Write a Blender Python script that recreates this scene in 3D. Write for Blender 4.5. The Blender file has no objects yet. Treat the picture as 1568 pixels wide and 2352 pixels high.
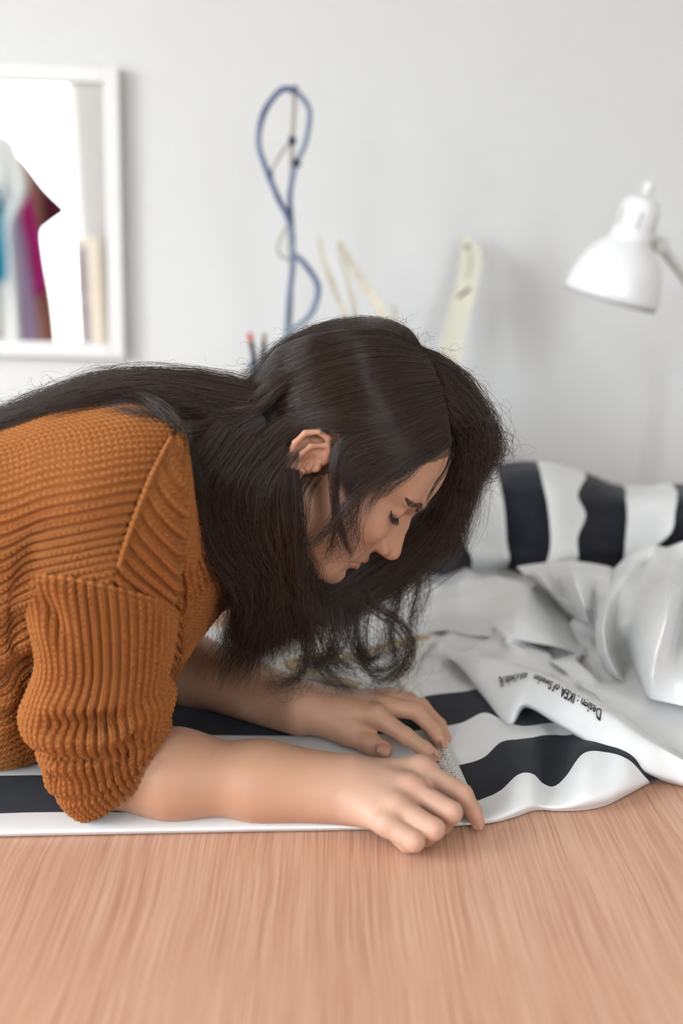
import bpy, bmesh, math, random
import numpy as np
from mathutils import Vector, Matrix

# ------------------------------------------------------------------ camera, world, daylight, exposure
SC = bpy.context.scene
COL = SC.collection
TZ = 0.75                      # table top height
FPX = 2287.0                   # focal length in pixels of the 1568 x 2352 frame (35 mm on 24 mm)
PITCH = math.atan((1176 - 650) / FPX)
CAM = np.array([0.0, 0.0, TZ + 0.496])
WALL_Y = 2.10                  # back wall
REAR_Y = -1.60                 # wall behind the photographer (with the window)
LEFT_X, RIGHT_X, CEIL_Z = -2.9, 1.95, 2.70

cam_d = bpy.data.cameras.new('camera')
cam_d.sensor_fit = 'HORIZONTAL'; cam_d.sensor_width = 24.0; cam_d.lens = 35.0
cam_d.clip_start = 0.02; cam_d.clip_end = 50
cam_d.dof.use_dof = True; cam_d.dof.focus_distance = 0.985; cam_d.dof.aperture_fstop = 1.9
cam = bpy.data.objects.new('camera', cam_d); COL.objects.link(cam)
cam.location = CAM
cam.rotation_euler = (math.pi / 2 - PITCH, 0, 0)
SC.camera = cam

world = bpy.data.worlds.new('overcast_sky'); SC.world = world; world.use_nodes = True
bgn = world.node_tree.nodes['Background']
wq = world.node_tree; wtc = wq.nodes.new('ShaderNodeTexCoord'); wsx = wq.nodes.new('ShaderNodeSeparateXYZ'); wrp = wq.nodes.new('ShaderNodeValToRGB')
wq.links.new(wtc.outputs['Generated'], wsx.inputs[0]); wq.links.new(wsx.outputs[2], wrp.inputs[0]); wq.links.new(wrp.outputs[0], bgn.inputs['Color'])
for i_, (p_, c_) in enumerate(((0.0, (0.45, 0.45, 0.43)), (0.02, (0.61, 0.66, 0.72)), (0.45, (1.22, 1.33, 1.47)), (1.0, (1.70, 1.86, 2.05)))):
    e_ = wrp.color_ramp.elements[i_] if i_ < 2 else wrp.color_ramp.elements.new(p_)
    e_.position = p_; e_.color = (*c_, 1)                                   # overcast sky: brighter towards the zenith
bgn.inputs['Strength'].default_value = 10.3

def portal(name, loc, rot, sx, sz):
    l = bpy.data.lights.new(name, 'AREA'); l.shape = 'RECTANGLE'; l.size = sx; l.size_y = sz
    l.cycles.is_portal = True
    o = bpy.data.objects.new(name, l); COL.objects.link(o); o.location = loc; o.rotation_euler = rot
    return o
WIN = (-2.50, -1.455, 0.80, 2.62)           # rear window x0 x1 z0 z1
WIN_FILL = (0.95, 1.55, 1.15, 2.50)           # added unseen rear window, brightens the right side
WIN3 = (-1.15, 0.75, 0.80, 2.62)           # left wall window y0 y1 z0 z1
for W_ in (WIN, WIN_FILL):
    portal('window_daylight', ((W_[0]+W_[1])/2, REAR_Y - 0.05, (W_[2]+W_[3])/2), (math.pi/2, 0, 0), W_[1]-W_[0], W_[3]-W_[2])

portal('window_daylight', (LEFT_X - 0.05, (WIN3[0]+WIN3[1])/2, (WIN3[2]+WIN3[3])/2), (0, -math.pi/2, 0), WIN3[3]-WIN3[2], WIN3[1]-WIN3[0])
SC.view_settings.view_transform = 'Standard'; SC.view_settings.look = 'None'
SC.view_settings.gamma = 1.0; SC.view_settings.use_curve_mapping = False
SC.view_settings.exposure = 0.6
SC.cycles.use_denoising = True
SC.cycles.max_bounces = 6; SC.cycles.diffuse_bounces = 3; SC.cycles.glossy_bounces = 3
SC.cycles.use_light_tree = False
SC.cycles.use_adaptive_sampling = True; SC.cycles.adaptive_threshold = 0.09; SC.cycles.adaptive_min_samples = 12
SC.cycles.transparent_max_bounces = 8; SC.cycles.sample_clamp_indirect = 6.0
SC.cycles.caustics_reflective = False; SC.cycles.caustics_refractive = False

# ------------------------------------------------------------------ helpers
_c, _s = math.cos(PITCH), math.sin(PITCH)
def ray(px, py):
    u = (px - 784) / FPX; v = (py - 1176) / FPX
    return np.array([u, _c - v * _s, -_s - v * _c])
def at(px, py, Y):
    """world point seen at pixel (px, py) standing at distance Y in front of the camera"""
    r = ray(px, py); return CAM + r * (Y / r[1])
def att(px, py, h=0.0):
    """world point seen at pixel (px, py) at height h over the table top"""
    r = ray(px, py); return CAM + r * ((TZ + h - CAM[2]) / r[2])

def link(o, parent=None):
    COL.objects.link(o)
    if parent is not None: o.parent = parent
    return o
def tag(o, label=None, cat=None, group=None, kind=None):
    if label: o['label'] = label
    if cat: o['category'] = cat
    if group: o['group'] = group
    if kind: o['kind'] = kind
    return o
def empty(name, loc, label=None, cat=None, group=None, kind=None):
    o = bpy.data.objects.new(name, None); COL.objects.link(o); o.location = loc
    o.empty_display_size = 0.02
    return tag(o, label, cat, group, kind)
def mesh_obj(name, verts, faces, mat=None, parent=None, smooth=True, thick=None):
    """one mesh object in world coordinates (kept in place when parented to an empty)"""
    verts = np.asarray(verts, float)
    if parent is not None:
        verts = verts - np.array(parent_loc(parent))
    me = bpy.data.meshes.new(name)
    if isinstance(faces, np.ndarray):
        n = len(faces); w = faces.shape[1]
        me.vertices.add(len(verts)); me.vertices.foreach_set('co', verts.astype(np.float32).ravel())
        me.loops.add(n * w); me.loops.foreach_set('vertex_index', faces.astype(np.int32).ravel())
        me.polygons.add(n); me.polygons.foreach_set('loop_start', np.arange(0, n * w, w, dtype=np.int32))
        me.update(calc_edges=True)
    else:
        me.from_pydata([tuple(v) for v in verts], [], [tuple(f) for f in faces]); me.update()
    me.polygons.foreach_set('use_smooth', [smooth] * len(me.polygons))
    o = bpy.data.objects.new(name, me); link(o, parent)
    if mat: me.materials.append(mat)
    if thick:
        m = o.modifiers.new('thickness', 'SOLIDIFY'); m.thickness = thick; m.offset = -1
    return o
def parent_loc(p):
    l = Vector(p.location)
    while p.parent is not None:
        p = p.parent; l = l + Vector(p.location)
    return l
def bm_obj(name, bm, mat=None, parent=None, smooth=False, bevel=None):
    if bevel:
        bmesh.ops.bevel(bm, geom=bm.edges[:], offset=bevel, segments=2, profile=0.6, affect='EDGES', clamp_overlap=True)
    if parent is not None:
        bmesh.ops.translate(bm, verts=bm.verts[:], vec=-parent_loc(parent))
    me = bpy.data.meshes.new(name); bm.to_mesh(me); bm.free()
    me.polygons.foreach_set('use_smooth', [smooth] * len(me.polygons))
    if mat: me.materials.append(mat)
    return link(bpy.data.objects.new(name, me), parent)
def add_box(bm, lo, hi, M=None):
    vs = [bm.verts.new((x, y, z)) for x in (lo[0], hi[0]) for y in (lo[1], hi[1]) for z in (lo[2], hi[2])]
    for q in ((0,1,3,2),(4,6,7,5),(0,4,5,1),(2,3,7,6),(0,2,6,4),(1,5,7,3)):
        bm.faces.new([vs[i] for i in q])
    if M is not None: bmesh.ops.transform(bm, matrix=M, verts=vs)
    return vs
def box(name, lo, hi, mat, parent=None, bevel=None, M=None):
    bm = bmesh.new(); add_box(bm, lo, hi, M); return bm_obj(name, bm, mat, parent, bevel=bevel)

def cr(P, n):
    """Catmull-Rom resample of control points P (k, d) to n points along axis 0 (n may be an array of parameters)"""
    P = np.asarray(P, float); k = len(P)
    t = np.linspace(0, k - 1, n) if np.isscalar(n) else np.asarray(n, float)
    i = np.clip(np.floor(t).astype(int), 0, k - 2); f = (t - i).reshape((-1,) + (1,) * (P.ndim - 1))
    g = lambda j: P[np.clip(j, 0, k - 1)]
    p0, p1, p2, p3 = g(i - 1), g(i), g(i + 1), g(i + 2)
    p0 = np.where((i == 0).reshape(f.shape), 2 * p1 - p2, p0); p3 = np.where((i == k - 2).reshape(f.shape), 2 * p2 - p1, p3)
    return 0.5 * ((2 * p1) + (-p0 + p2) * f + (2 * p0 - 5 * p1 + 4 * p2 - p3) * f**2 + (-p0 + 3 * p1 - 3 * p2 + p3) * f**3)
def crp(P, n):
    """periodic Catmull-Rom"""
    P = np.asarray(P, float); k = len(P); t = (np.arange(n) / n * k) if np.isscalar(n) else np.asarray(n, float)
    i = np.floor(t).astype(int); f = (t - i).reshape((-1,) + (1,) * (P.ndim - 1))
    p0, p1, p2, p3 = P[(i - 1) % k], P[i % k], P[(i + 1) % k], P[(i + 2) % k]
    return 0.5 * ((2 * p1) + (-p0 + p2) * f + (2 * p0 - 5 * p1 + 4 * p2 - p3) * f**2 + (-p0 + 3 * p1 - 3 * p2 + p3) * f**3)
def grid_faces(nr, nc, wrap=False):
    i = np.arange(nr - 1)[:, None]; j = np.arange(nc if wrap else nc - 1)[None, :]
    j2 = (j + 1) % nc
    a = i * nc + j; b = i * nc + j2; c = (i + 1) * nc + j2; d = (i + 1) * nc + j
    return np.stack([a, b, c, d], -1).reshape(-1, 4)
def normalize(v): return v / np.maximum(np.linalg.norm(v, axis=-1, keepdims=True), 1e-12)
def tube(path, radii, n=10, caps=True, flat=None):
    """verts, faces of a tube along path (k,3); flat=(scale along binormal)"""
    path = np.asarray(path, float); k = len(path); radii = np.broadcast_to(np.asarray(radii, float), (k,))
    T = normalize(np.gradient(path, axis=0)); up = np.array([0.0, 0, 1.0])
    if abs(T[0] @ up) > 0.95: up = np.array([0.0, 1.0, 0])
    N = normalize(np.cross(T[0], up)); V = []
    for i in range(k):
        N = N - (N @ T[i]) * T[i]; N = N / np.linalg.norm(N); B = np.cross(T[i], N)
        a = np.arange(n) / n * 2 * np.pi
        V.append(path[i] + radii[i] * (np.cos(a)[:, None] * N + np.sin(a)[:, None] * B * (flat or 1)))
    F = [tuple(f) for f in grid_faces(k, n, True)]
    if caps: F += [tuple(range(n))[::-1], tuple((k - 1) * n + i for i in range(n))]
    return np.concatenate(V), F
def tube_obj(name, path, radii, mat, parent=None, n=10, flat=None):
    v, f = tube(path, radii, n, True, flat); return mesh_obj(name, v, f, mat, parent)
def lathe(profile, n=40, close=False):
    """profile (r, z) list -> verts, faces around z"""
    V = []; 
    for r, z in profile:
        a = np.arange(n) / n * 2 * np.pi; V.append(np.stack([r * np.cos(a), r * np.sin(a), np.full(n, z)], -1))
    return np.concatenate(V), [tuple(f) for f in grid_faces(len(profile), n, True)]
def xform(v, M):
    M = np.array(M); return v @ M[:3, :3].T + M[:3, 3]

# ------------------------------------------------------------------ materials
def mat_new(name, col=(0.8, 0.8, 0.8), rough=0.6, metal=0.0, spec=0.5, **kw):
    m = bpy.data.materials.new(name); m.use_nodes = True
    b = m.node_tree.nodes['Principled BSDF']
    b.inputs['Base Color'].default_value = (*col, 1); b.inputs['Roughness'].default_value = rough
    b.inputs['Metallic'].default_value = metal; b.inputs['Specular IOR Level'].default_value = spec
    for k, v in kw.items(): b.inputs[k.replace('_', ' ')].default_value = v
    return m
class NT:
    def __init__(s, m): s.t = m.node_tree; s.b = s.t.nodes['Principled BSDF']
    def n(s, typ, **kw):
        x = s.t.nodes.new(typ)
        for k, v in kw.items():
            if hasattr(x, k) and k not in ('inputs',): setattr(x, k, v)
        return x
    def l(s, a, b): s.t.links.new(a, b)
    def math(s, op, a, b=None, c=None):
        x = s.t.nodes.new('ShaderNodeMath'); x.operation = op
        for i, v in enumerate((a, b, c)):
            if v is None: continue
            if isinstance(v, (int, float)): x.inputs[i].default_value = v
            else: s.l(v, x.inputs[i])
        return x.outputs[0]
    def ramp(s, fac, stops):
        x = s.t.nodes.new('ShaderNodeValToRGB'); e = x.color_ramp.elements
        while len(e) < len(stops): e.new(0.5)
        for i, (p, c) in enumerate(stops): e[i].position = p; e[i].color = (*c, 1)
        s.l(fac, x.inputs[0]); return x.outputs[0]
    def mix(s, fac, a, b, blend='MIX'):
        x = s.t.nodes.new('ShaderNodeMix'); x.data_type = 'RGBA'; x.blend_type = blend
        for i, v in ((0, fac), (6, a), (7, b)):
            if isinstance(v, (int, float)): x.inputs[i].default_value = v
            elif isinstance(v, tuple): x.inputs[i].default_value = (*v, 1)
            else: s.l(v, x.inputs[i])
        return x.outputs[2]
    def noise(s, vec, scale, detail=3, rough=0.5):
        x = s.t.nodes.new('ShaderNodeTexNoise'); x.inputs['Scale'].default_value = scale
        x.inputs['Detail'].default_value = detail; x.inputs['Roughness'].default_value = rough
        if vec is not None: s.l(vec, x.inputs['Vector'])
        return x.outputs['Fac']
    def coords(s, kind='Object', scale=None):
        tc = s.t.nodes.new('ShaderNodeTexCoord').outputs[kind]
        if scale is None: return tc
        mp = s.t.nodes.new('ShaderNodeMapping'); mp.inputs['Scale'].default_value = scale
        s.l(tc, mp.inputs['Vector']); return mp.outputs[0]
    def bump(s, h, strength=0.3, dist=0.002, normal=None):
        x = s.t.nodes.new('ShaderNodeBump'); x.inputs['Strength'].default_value = strength
        x.inputs['Distance'].default_value = dist; s.l(h, x.inputs['Height'])
        if normal is not None: s.l(normal, x.inputs['Normal'])
        return x.outputs[0]

M = {}
M['wall'] = mat_new('white_wall_paint', (0.735, 0.735, 0.715), 0.75, spec=0.25)
M['wall_shaded'] = mat_new('shaded_wall_paint', (0.47, 0.465, 0.44), 0.8, spec=0.25)  # rear wall: same paint as the others, shade put into the colour
M['ceiling'] = mat_new('ceiling_paint', (0.88, 0.88, 0.87), 0.9)
M['floor'] = mat_new('floor_boards', (0.42, 0.30, 0.20), 0.45)
q = NT(M['floor']); q.l(q.ramp(q.noise(q.coords('Object', (14, 1.2, 1)), 3, 4), [(0.35, (0.30, 0.20, 0.13)), (0.7, (0.48, 0.35, 0.24))]), q.b.inputs['Base Color'])
M['white_frame'] = mat_new('white_frame_paint', (0.82, 0.81, 0.78), 0.4)
M['white_plastic'] = mat_new('white_gloss_plastic', (0.84, 0.84, 0.83), 0.25)
M['mirror'] = mat_new('mirror_silver', (0.93, 0.95, 0.95), 0.015, 1.0)
M['glass'] = mat_new('clear_glass', (1, 1, 1), 0.0, spec=0.5, Transmission_Weight=1.0, IOR=1.45)
M['black_plastic'] = mat_new('black_plastic', (0.015, 0.015, 0.018), 0.4)
M['steel'] = mat_new('brushed_steel', (0.55, 0.54, 0.52), 0.3, 1.0)

# ------------------------------------------------------------------ setting
def wall_with_holes(name, axis, pos, t, a0, a1, z0, z1, holes, mat):
    """wall in the plane axis=pos, thickness t towards outside, with window holes (a0,a1,z0,z1) side by side"""
    bm = bmesh.new(); xs = [a0]
    def put_(s0, s1, y0, y1):
        p0, p1 = min(pos, pos + t), max(pos, pos + t)
        add_box(bm, (s0, p0, y0) if axis == 'y' else (p0, s0, y0), (s1, p1, y1) if axis == 'y' else (p1, s1, y1))
    for h0, h1, g0, g1 in holes:
        put_(xs[-1], h0, z0, z1); put_(h0, h1, z0, g0); put_(h0, h1, g1, z1); xs.append(h1)
    put_(xs[-1], a1, z0, z1)
    return tag(bm_obj(name, bm, mat), kind='structure')
tag(box('floor', (LEFT_X, REAR_Y, -0.05), (RIGHT_X, WALL_Y, 0), M['floor']), kind='structure')
tag(box('ceiling', (LEFT_X, REAR_Y, CEIL_Z), (RIGHT_X, WALL_Y, CEIL_Z + 0.05), M['ceiling']), kind='structure')
tag(box('wall_back', (LEFT_X, WALL_Y, 0), (RIGHT_X, WALL_Y + 0.08, CEIL_Z), M['wall']), kind='structure')
tag(box('wall_right', (RIGHT_X, REAR_Y, 0), (RIGHT_X + 0.08, WALL_Y, CEIL_Z), M['wall']), kind='structure')
wall_with_holes('wall_left', 'x', LEFT_X, -0.12, REAR_Y, WALL_Y, 0, CEIL_Z, (WIN3,), M['wall'])
wall_with_holes('wall_rear', 'y', REAR_Y, -0.12, LEFT_X, RIGHT_X, 0, CEIL_Z, (WIN, WIN_FILL), M['wall_shaded'])
def window(name, hole, axis='y'):
    a0, a1, z0, z1 = hole; pos = REAR_Y if axis == 'y' else LEFT_X; w = 0.05; am = (a0 + a1) / 2
    e = empty(name, (am, pos, z0) if axis == 'y' else (pos, am, z0), kind='structure')
    def bar(nm, s0, s1, d0, d1, y0, y1):
        box(nm, (s0, pos + d0, y0) if axis == 'y' else (pos + d0, s0, y0), (s1, pos + d1, y1) if axis == 'y' else (pos + d1, s1, y1), M['white_frame'], e, 0.004)
    bar('window_frame', a0, a0 + w, -.09, -.03, z0, z1); bar('window_frame', a1 - w, a1, -.09, -.03, z0, z1)
    bar('window_frame', a0 + w, a1 - w, -.09, -.03, z0, z0 + w); bar('window_frame', a0 + w, a1 - w, -.09, -.03, z1 - w, z1)
    if a1 - a0 > 1.2: bar('mullion', am - .03, am + .03, -.09, -.03, z0 + w, z1 - w)
    bar('window_sill', a0 - .04, a1 + .04, 0, .12, z0 - .03, z0)
window('window_1', WIN); window('window_2', WIN_FILL); window('window_3', WIN3, 'x')
tag(box('baseboard_back', (LEFT_X, WALL_Y-0.015, 0), (RIGHT_X, WALL_Y, 0.08), M['white_frame'], bevel=0.003), kind='structure')

# ------------------------------------------------------------------ table
M['wood'] = mat_new('beech_veneer', (0.6, 0.35, 0.22), 0.42, spec=0.4)
q = NT(M['wood'])
oc = q.coords('Object')
wn = q.noise(q.coords('Object', (1.6, 1.0, 1)), 2.4, 2)                   # slow wander of the grain
sx = q.t.nodes.new('ShaderNodeSeparateXYZ'); q.l(oc, sx.inputs[0])
xx = q.math('ADD', sx.outputs[0], q.math('MULTIPLY', q.math('SUBTRACT', wn, 0.5), 0.035))
cb = q.t.nodes.new('ShaderNodeCombineXYZ'); q.l(xx, cb.inputs[0]); q.l(q.math('MULTIPLY', sx.outputs[1], 0.012), cb.inputs[1])
fine = q.noise(cb.outputs[0], 560, 2, 0.65)
mid = q.noise(cb.outputs[0], 190, 2, 0.6)
broad = q.noise(cb.outputs[0], 13, 1, 0.5)
g = q.math('ADD', q.math('MULTIPLY', fine, 0.56), q.math('ADD', q.math('MULTIPLY', mid, 0.26), q.math('MULTIPLY', broad, 0.18)))
colr = q.ramp(g, [(0.33, (0.40, 0.190, 0.112)), (0.45, (0.55, 0.295, 0.188)), (0.56, (0.625, 0.370, 0.250)), (0.70, (0.72, 0.475, 0.340))])
q.l(colr, q.b.inputs['Base Color'])
TABLE = (-0.66, 1.50, 0.12, 2.04)                # x0 x1 y0 y1
tb = empty('sewing_table', ((TABLE[0]+TABLE[1])/2, (TABLE[2]+TABLE[3])/2, 0), 'wide wooden work table with reddish beech grain top', 'table')
box('tabletop', (TABLE[0], TABLE[2], TZ-0.03), (TABLE[1], TABLE[3], TZ), M['wood'], tb, 0.003)
for lx in (TABLE[0]+0.06, TABLE[1]-0.06):
    for ly in (TABLE[2]+0.06, TABLE[3]-0.06):
        box('leg', (lx-0.025, ly-0.025, 0), (lx+0.025, ly+0.025, TZ-0.03), M['white_frame'], tb, 0.004)
for ly in (TABLE[2]+0.06, TABLE[3]-0.06):
    box('apron', (TABLE[0]+0.085, ly-0.012, TZ-0.09), (TABLE[1]-0.085, ly+0.012, TZ-0.03), M['white_frame'], tb, 0.002)
# ------------------------------------------------------------------ wall mirror
def rot_y(pt, a):
    return Matrix.Translation(pt) @ Matrix.Rotation(a, 4, 'Y') @ Matrix.Translation([-c for c in pt])
pT, pB = at(243, 190, WALL_Y - 0.03), at(243, 790, WALL_Y - 0.03)
gx1, gz0, gz1 = (pT[0] + pB[0]) / 2, pB[2], pT[2]; gx0 = gx1 - 0.46
mr = empty('wall_mirror', ((gx0 + gx1) / 2, WALL_Y, (gz0 + gz1) / 2), 'white framed mirror on the wall reflecting hanging clothes and a window', 'mirror')
RM = rot_y((gx1, WALL_Y, (gz0 + gz1) / 2), math.radians(1.6))
box('mirror_glass', (gx0 - 0.004, WALL_Y - 0.016, gz0 - 0.004), (gx1 + 0.004, WALL_Y - 0.010, gz1 + 0.004), M['mirror'], mr, M=RM)
fw = 0.030
for lo, hi in (((gx0 - fw, gz0 - fw), (gx0, gz1 + fw)), ((gx1, gz0 - fw), (gx1 + fw, gz1 + fw)),
               ((gx0, gz0 - fw), (gx1, gz0)), ((gx0, gz1), (gx1, gz1 + fw))):
    box('frame_rail', (lo[0], WALL_Y - 0.030, lo[1]), (hi[0], WALL_Y - 0.001, hi[1]), M['white_frame'], mr, 0.003, RM)
box('backing', (gx0, WALL_Y - 0.009, gz0), (gx1, WALL_Y - 0.001, gz1), M['white_frame'], mr, M=RM)

# ------------------------------------------------------------------ clothes rail behind the photographer (seen in the mirror)
def mir(px, py, Yv):
    """real point whose mirror image stands at virtual distance Yv"""
    p = at(px, py, Yv); p[1] = 2 * WALL_Y - 0.02 - Yv; return p
def cloth_mat(name, col, rough=0.85, weave=900.0):
    m = mat_new(name, col, rough, spec=0.2); n = NT(m)
    n.l(n.bump(n.noise(n.coords('Object'), weave, 2), 0.25, 0.0008), n.b.inputs['Normal'])
    n.b.inputs['Sheen Weight'].default_value = 0.15
    return m
def garment(label, name, col, Yv, cx, prof, seed):
    """shirt hanging on its hanger; prof = list of (py, half width in px) from the neck to the hem"""
    rs = np.random.RandomState(seed); e_top = mir(cx, prof[0][0], Yv)
    e = empty(name, tuple(e_top), label, 'garment', 'clothes hanging on the rail')
    P = cr(np.array(prof, float), 60); nx = 41; V = []
    for k, (py, hw) in enumerate(P):
        c = mir(cx, py, Yv); w = abs(mir(cx + hw, py, Yv)[0] - c[0]); s = np.linspace(-1, 1, nx)
        t = k / 59
        fold = 0.012 * t * np.sin(s * 7 + 3 * seed + 2 * t) + 0.006 * t * np.sin(s * 17 + seed)
        for sg in (1, -1):
            V.append(np.stack([c[0] + s * w, np.full(nx, c[1]) + sg * (0.004 + 0.02 * np.sqrt(np.clip(1 - s**2, 0, 1)) * min(1, 3 * t + .3)) + fold, np.full(nx, c[2])], -1))
    F = []
    for k in range(59):
        for sg in (0, 1):
            a, b = (2 * k + sg) * nx, (2 * k + 2 + sg) * nx
            F += [(a + i, a + i + 1, b + i + 1, b + i) if sg else (a + i, b + i, b + i + 1, a + i + 1) for i in range(nx - 1)]
        for i in (0, nx - 1):
            F.append((2*k*nx + i, (2*k+1)*nx + i, (2*k+3)*nx + i, (2*k+2)*nx + i))
    mesh_obj('shirt_body', np.concatenate(V), F, cloth_mat(name + '_cotton', col), e)
    h = [np.array(e_top) + d for d in ((-.13, 0, -.055), (-.06, 0, -.012), (0, 0, .005), (.06, 0, -.012), (.13, 0, -.055))]
    tube_obj('hanger_bar', cr(h, 24), 0.005, M['steel'], e, 8)
    hk = [np.array(e_top) + np.array(d) for d in ((0, 0, .005), (0, 0, .04), (0.004, 0, .062), (0, 0, .085), (-.018, 0, .092), (-.030, 0, .076))]
    tube_obj('hanger_hook', cr(hk, 24), 0.002, M['steel'], e, 6)
    return e_top
tops = []
for lab, nm, col, Yv, cx, prof, sd in (
    ('burgundy tee with a wide sleeve, rearmost on the clothes rail', 'burgundy_tee', (0.13, 0.012, 0.035), 5.10, -22, [(336, 22), (360, 75), (430, 130), (478, 178), (490, 176), (528, 126), (545, 118), (640, 128), (720, 140)], 1),
    ('rust brown blouse behind the tan one in the mirror', 'rust_blouse', (0.36, 0.075, 0.03), 4.99, -22, [(340, 20), (365, 70), (440, 112), (520, 122), (600, 132), (700, 148), (800, 158), (860, 162)], 2),
    ('rose tan blouse behind the magenta shirt in the mirror', 'rose_tan_blouse', (0.50, 0.27, 0.19), 4.90, -24, [(338, 20), (360, 75), (420, 112), (500, 124), (545, 126), (640, 128), (760, 136), (850, 140)], 3),
    ('magenta short shirt hanging in front of the tan blouse', 'magenta_shirt', (0.52, 0.02, 0.22), 4.80, -26, [(345, 20), (375, 72), (430, 92), (500, 112), (560, 126), (640, 142), (672, 128), (684, 108)], 4),
    ('lavender long top hanging below the white shirt', 'lavender_top', (0.52, 0.42, 0.68), 4.68, -28, [(345, 20), (400, 60), (480, 72), (560, 86), (650, 100), (740, 112), (850, 118)], 5),
    ('light grey white collared shirt at the front of the rail', 'light_grey_shirt', (0.80, 0.80, 0.77), 4.58, -30, [(300, 24), (322, 62), (375, 84), (432, 96), (480, 80), (520, 62), (620, 72), (750, 80), (800, 84)], 6),
    ('teal blue top foremost at the frame edge', 'teal_top', (0.02, 0.32, 0.52), 4.45, -38, [(420, 20), (450, 40), (520, 48), (590, 54), (640, 52), (650, 30)], 7)):
    tops.append(garment(lab, nm, col, Yv, cx, prof, sd))
cr_e = empty('clothes_rail', (tops[0][0], -0.5, 0), 'steel clothes rail standing behind the photographer', 'clothes rail')
rz = max(t[2] for t in tops) + 0.088
xs = np.mean([t[0] for t in tops]) 
rail_y0, rail_y1 = min(t[1] for t in tops) - 0.15, max(t[1] for t in tops) + 0.15
tube_obj('rail', [(tops[0][0], rail_y0, rz), (tops[-1][0], rail_y1, rz)], 0.012, M['steel'], cr_e, 12)
for (x, y) in ((tops[0][0], rail_y0), (tops[-1][0], rail_y1)):
    tube_obj('upright', [(x, y, 0.02), (x, y, rz)], 0.012, M['steel'], cr_e, 12)
    box('foot', (x - 0.25, y - 0.02, 0), (x + 0.25, y + 0.02, 0.03), M['steel'], cr_e, 0.004)

# framed picture standing on a shelf by the window (mirror view)
Yp = 2 * WALL_Y - 0.02 - (REAR_Y + 0.06)
a, b = mir(166, 546, Yp), mir(247, 850, Yp)
x0, x1, z0, z1 = a[0], b[0], b[2], a[2]; y0 = REAR_Y + 0.04
pf = empty('framed_picture', ((x0 + x1) / 2, y0, z0), 'beige framed purple picture standing beside the window in the mirror', 'picture')
M['beige_frame'] = mat_new('beige_frame', (0.70, 0.66, 0.52), 0.5)
M['picture'] = mat_new('purple_print', (0.08, 0.06, 0.14), 0.6); n = NT(M['picture'])
n.l(n.ramp(n.noise(n.coords('Object'), 9, 2), [(0.42, (0.07, 0.06, 0.13)), (0.60, (0.16, 0.12, 0.25)), (0.66, (0.6, 0.57, 0.48))]), n.b.inputs['Base Color'])
fwp = 0.045
for lo, hi in (((x0, z0), (x0 + 0.02, z1)), ((x1 - fwp * 2, z0), (x1, z1)), ((x0 + .02, z1 - fwp), (x1 - 2 * fwp, z1)), ((x0 + .02, z0), (x1 - 2 * fwp, z0 + fwp))):
    box('frame_rail', (lo[0], y0 - 0.012, lo[1]), (hi[0], y0 + 0.012, hi[1]), M['beige_frame'], pf, 0.002)
box('print', (x0 + .02, y0 - 0.008, z0 + fwp), (x1 - 2 * fwp, y0 + 0.003, z1 - fwp), M['picture'], pf)
sh = empty('wall_shelf', ((x0 + x1) / 2, REAR_Y, z0), 'narrow white shelf under the framed picture', 'shelf')
box('shelf_board', (x0 - 0.02, REAR_Y, z0 - 0.025), (x1 + 0.5, REAR_Y + 0.16, z0), M['white_frame'], sh, 0.002)
for bx_ in (x0 + 0.1, x1 + 0.35):
    box('bracket', (bx_ - 0.01, REAR_Y, z0 - 0.12), (bx_ + 0.01, REAR_Y + 0.10, z0 - 0.025), M['white_frame'], sh, 0.002)

# ------------------------------------------------------------------ lamp
lc = at(1400, 688, 1.74)                      # centre of the shade opening
ax = min((normalize(at(1478, 462, y_) - lc) for y_ in np.linspace(1.6, 1.8, 81)), key=lambda q_: abs(q_ @ normalize(ray(1400, 688)) + .06))   # shade axis, pointing to the socket
zl = Vector(ax); xl = zl.cross(Vector((0, 1, 0))).normalized(); yl = zl.cross(xl)
LM = np.eye(4); LM[:3, 0] = xl; LM[:3, 1] = yl; LM[:3, 2] = zl; LM[:3, 3] = lc
base_p = at(1655, 1235, 1.80); base_p[2] = TZ
lp = empty('desk_lamp', tuple(base_p), 'white metal swing arm desk lamp with a bell shade', 'lamp')
R = 0.081
prof = [(R - .0015, .002), (R, 0), (R * .99, .012), (R * .955, .03), (R * .89, .05), (R * .79, .068), (R * .66, .083), (R * .53, .094), (R * .44, .100), (R * .43, .101)]
inner = [(r - .0018, z - .0008) for r, z in prof[::-1][1:-1]] + [(R - .0015, .002)]
v, f = lathe(prof + inner, 56); mesh_obj('lamp_shade', xform(v, LM), f, M['white_plastic'], lp)
soc = [(.0, .094), (.034, .095), (.0355, .104), (.0345, .112), (.0325, .116), (.0325, .150), (.031, .160), (.026, .168), (.016, .1725), (0.0, .1735)]
v, f = lathe(soc, 40); mesh_obj('socket_cap', xform(v, LM), f, M['white_plastic'], lp)
for k in range(6):
    a_ = k / 6 * 2 * math.pi + .4; pts = [(math.cos(a_) * .0335, math.sin(a_) * .0335, z) for z in (.122, .146)]
    tube_obj('cooling_slot', xform(np.array(pts), LM), .0016, M['steel'], lp, 6)
v, f = lathe([(0, .172), (.006, .173), (.006, .182), (.009, .184), (.0095, .192), (.006, .198), (0, .199)], 20); mesh_obj('switch_knob', xform(v, LM), f, M['white_plastic'], lp)
bulb = [(.012, .095), (.014, .085), (.024, .066), (.030, .048), (.026, .030), (.014, .020), (0, .018)]
M['bulb'] = mat_new('unlit_bulb_glass', (0.85, 0.85, 0.82), 0.25)
v, f = lathe(bulb, 24); mesh_obj('bulb', xform(v, LM), f, M['bulb'], lp)
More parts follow.
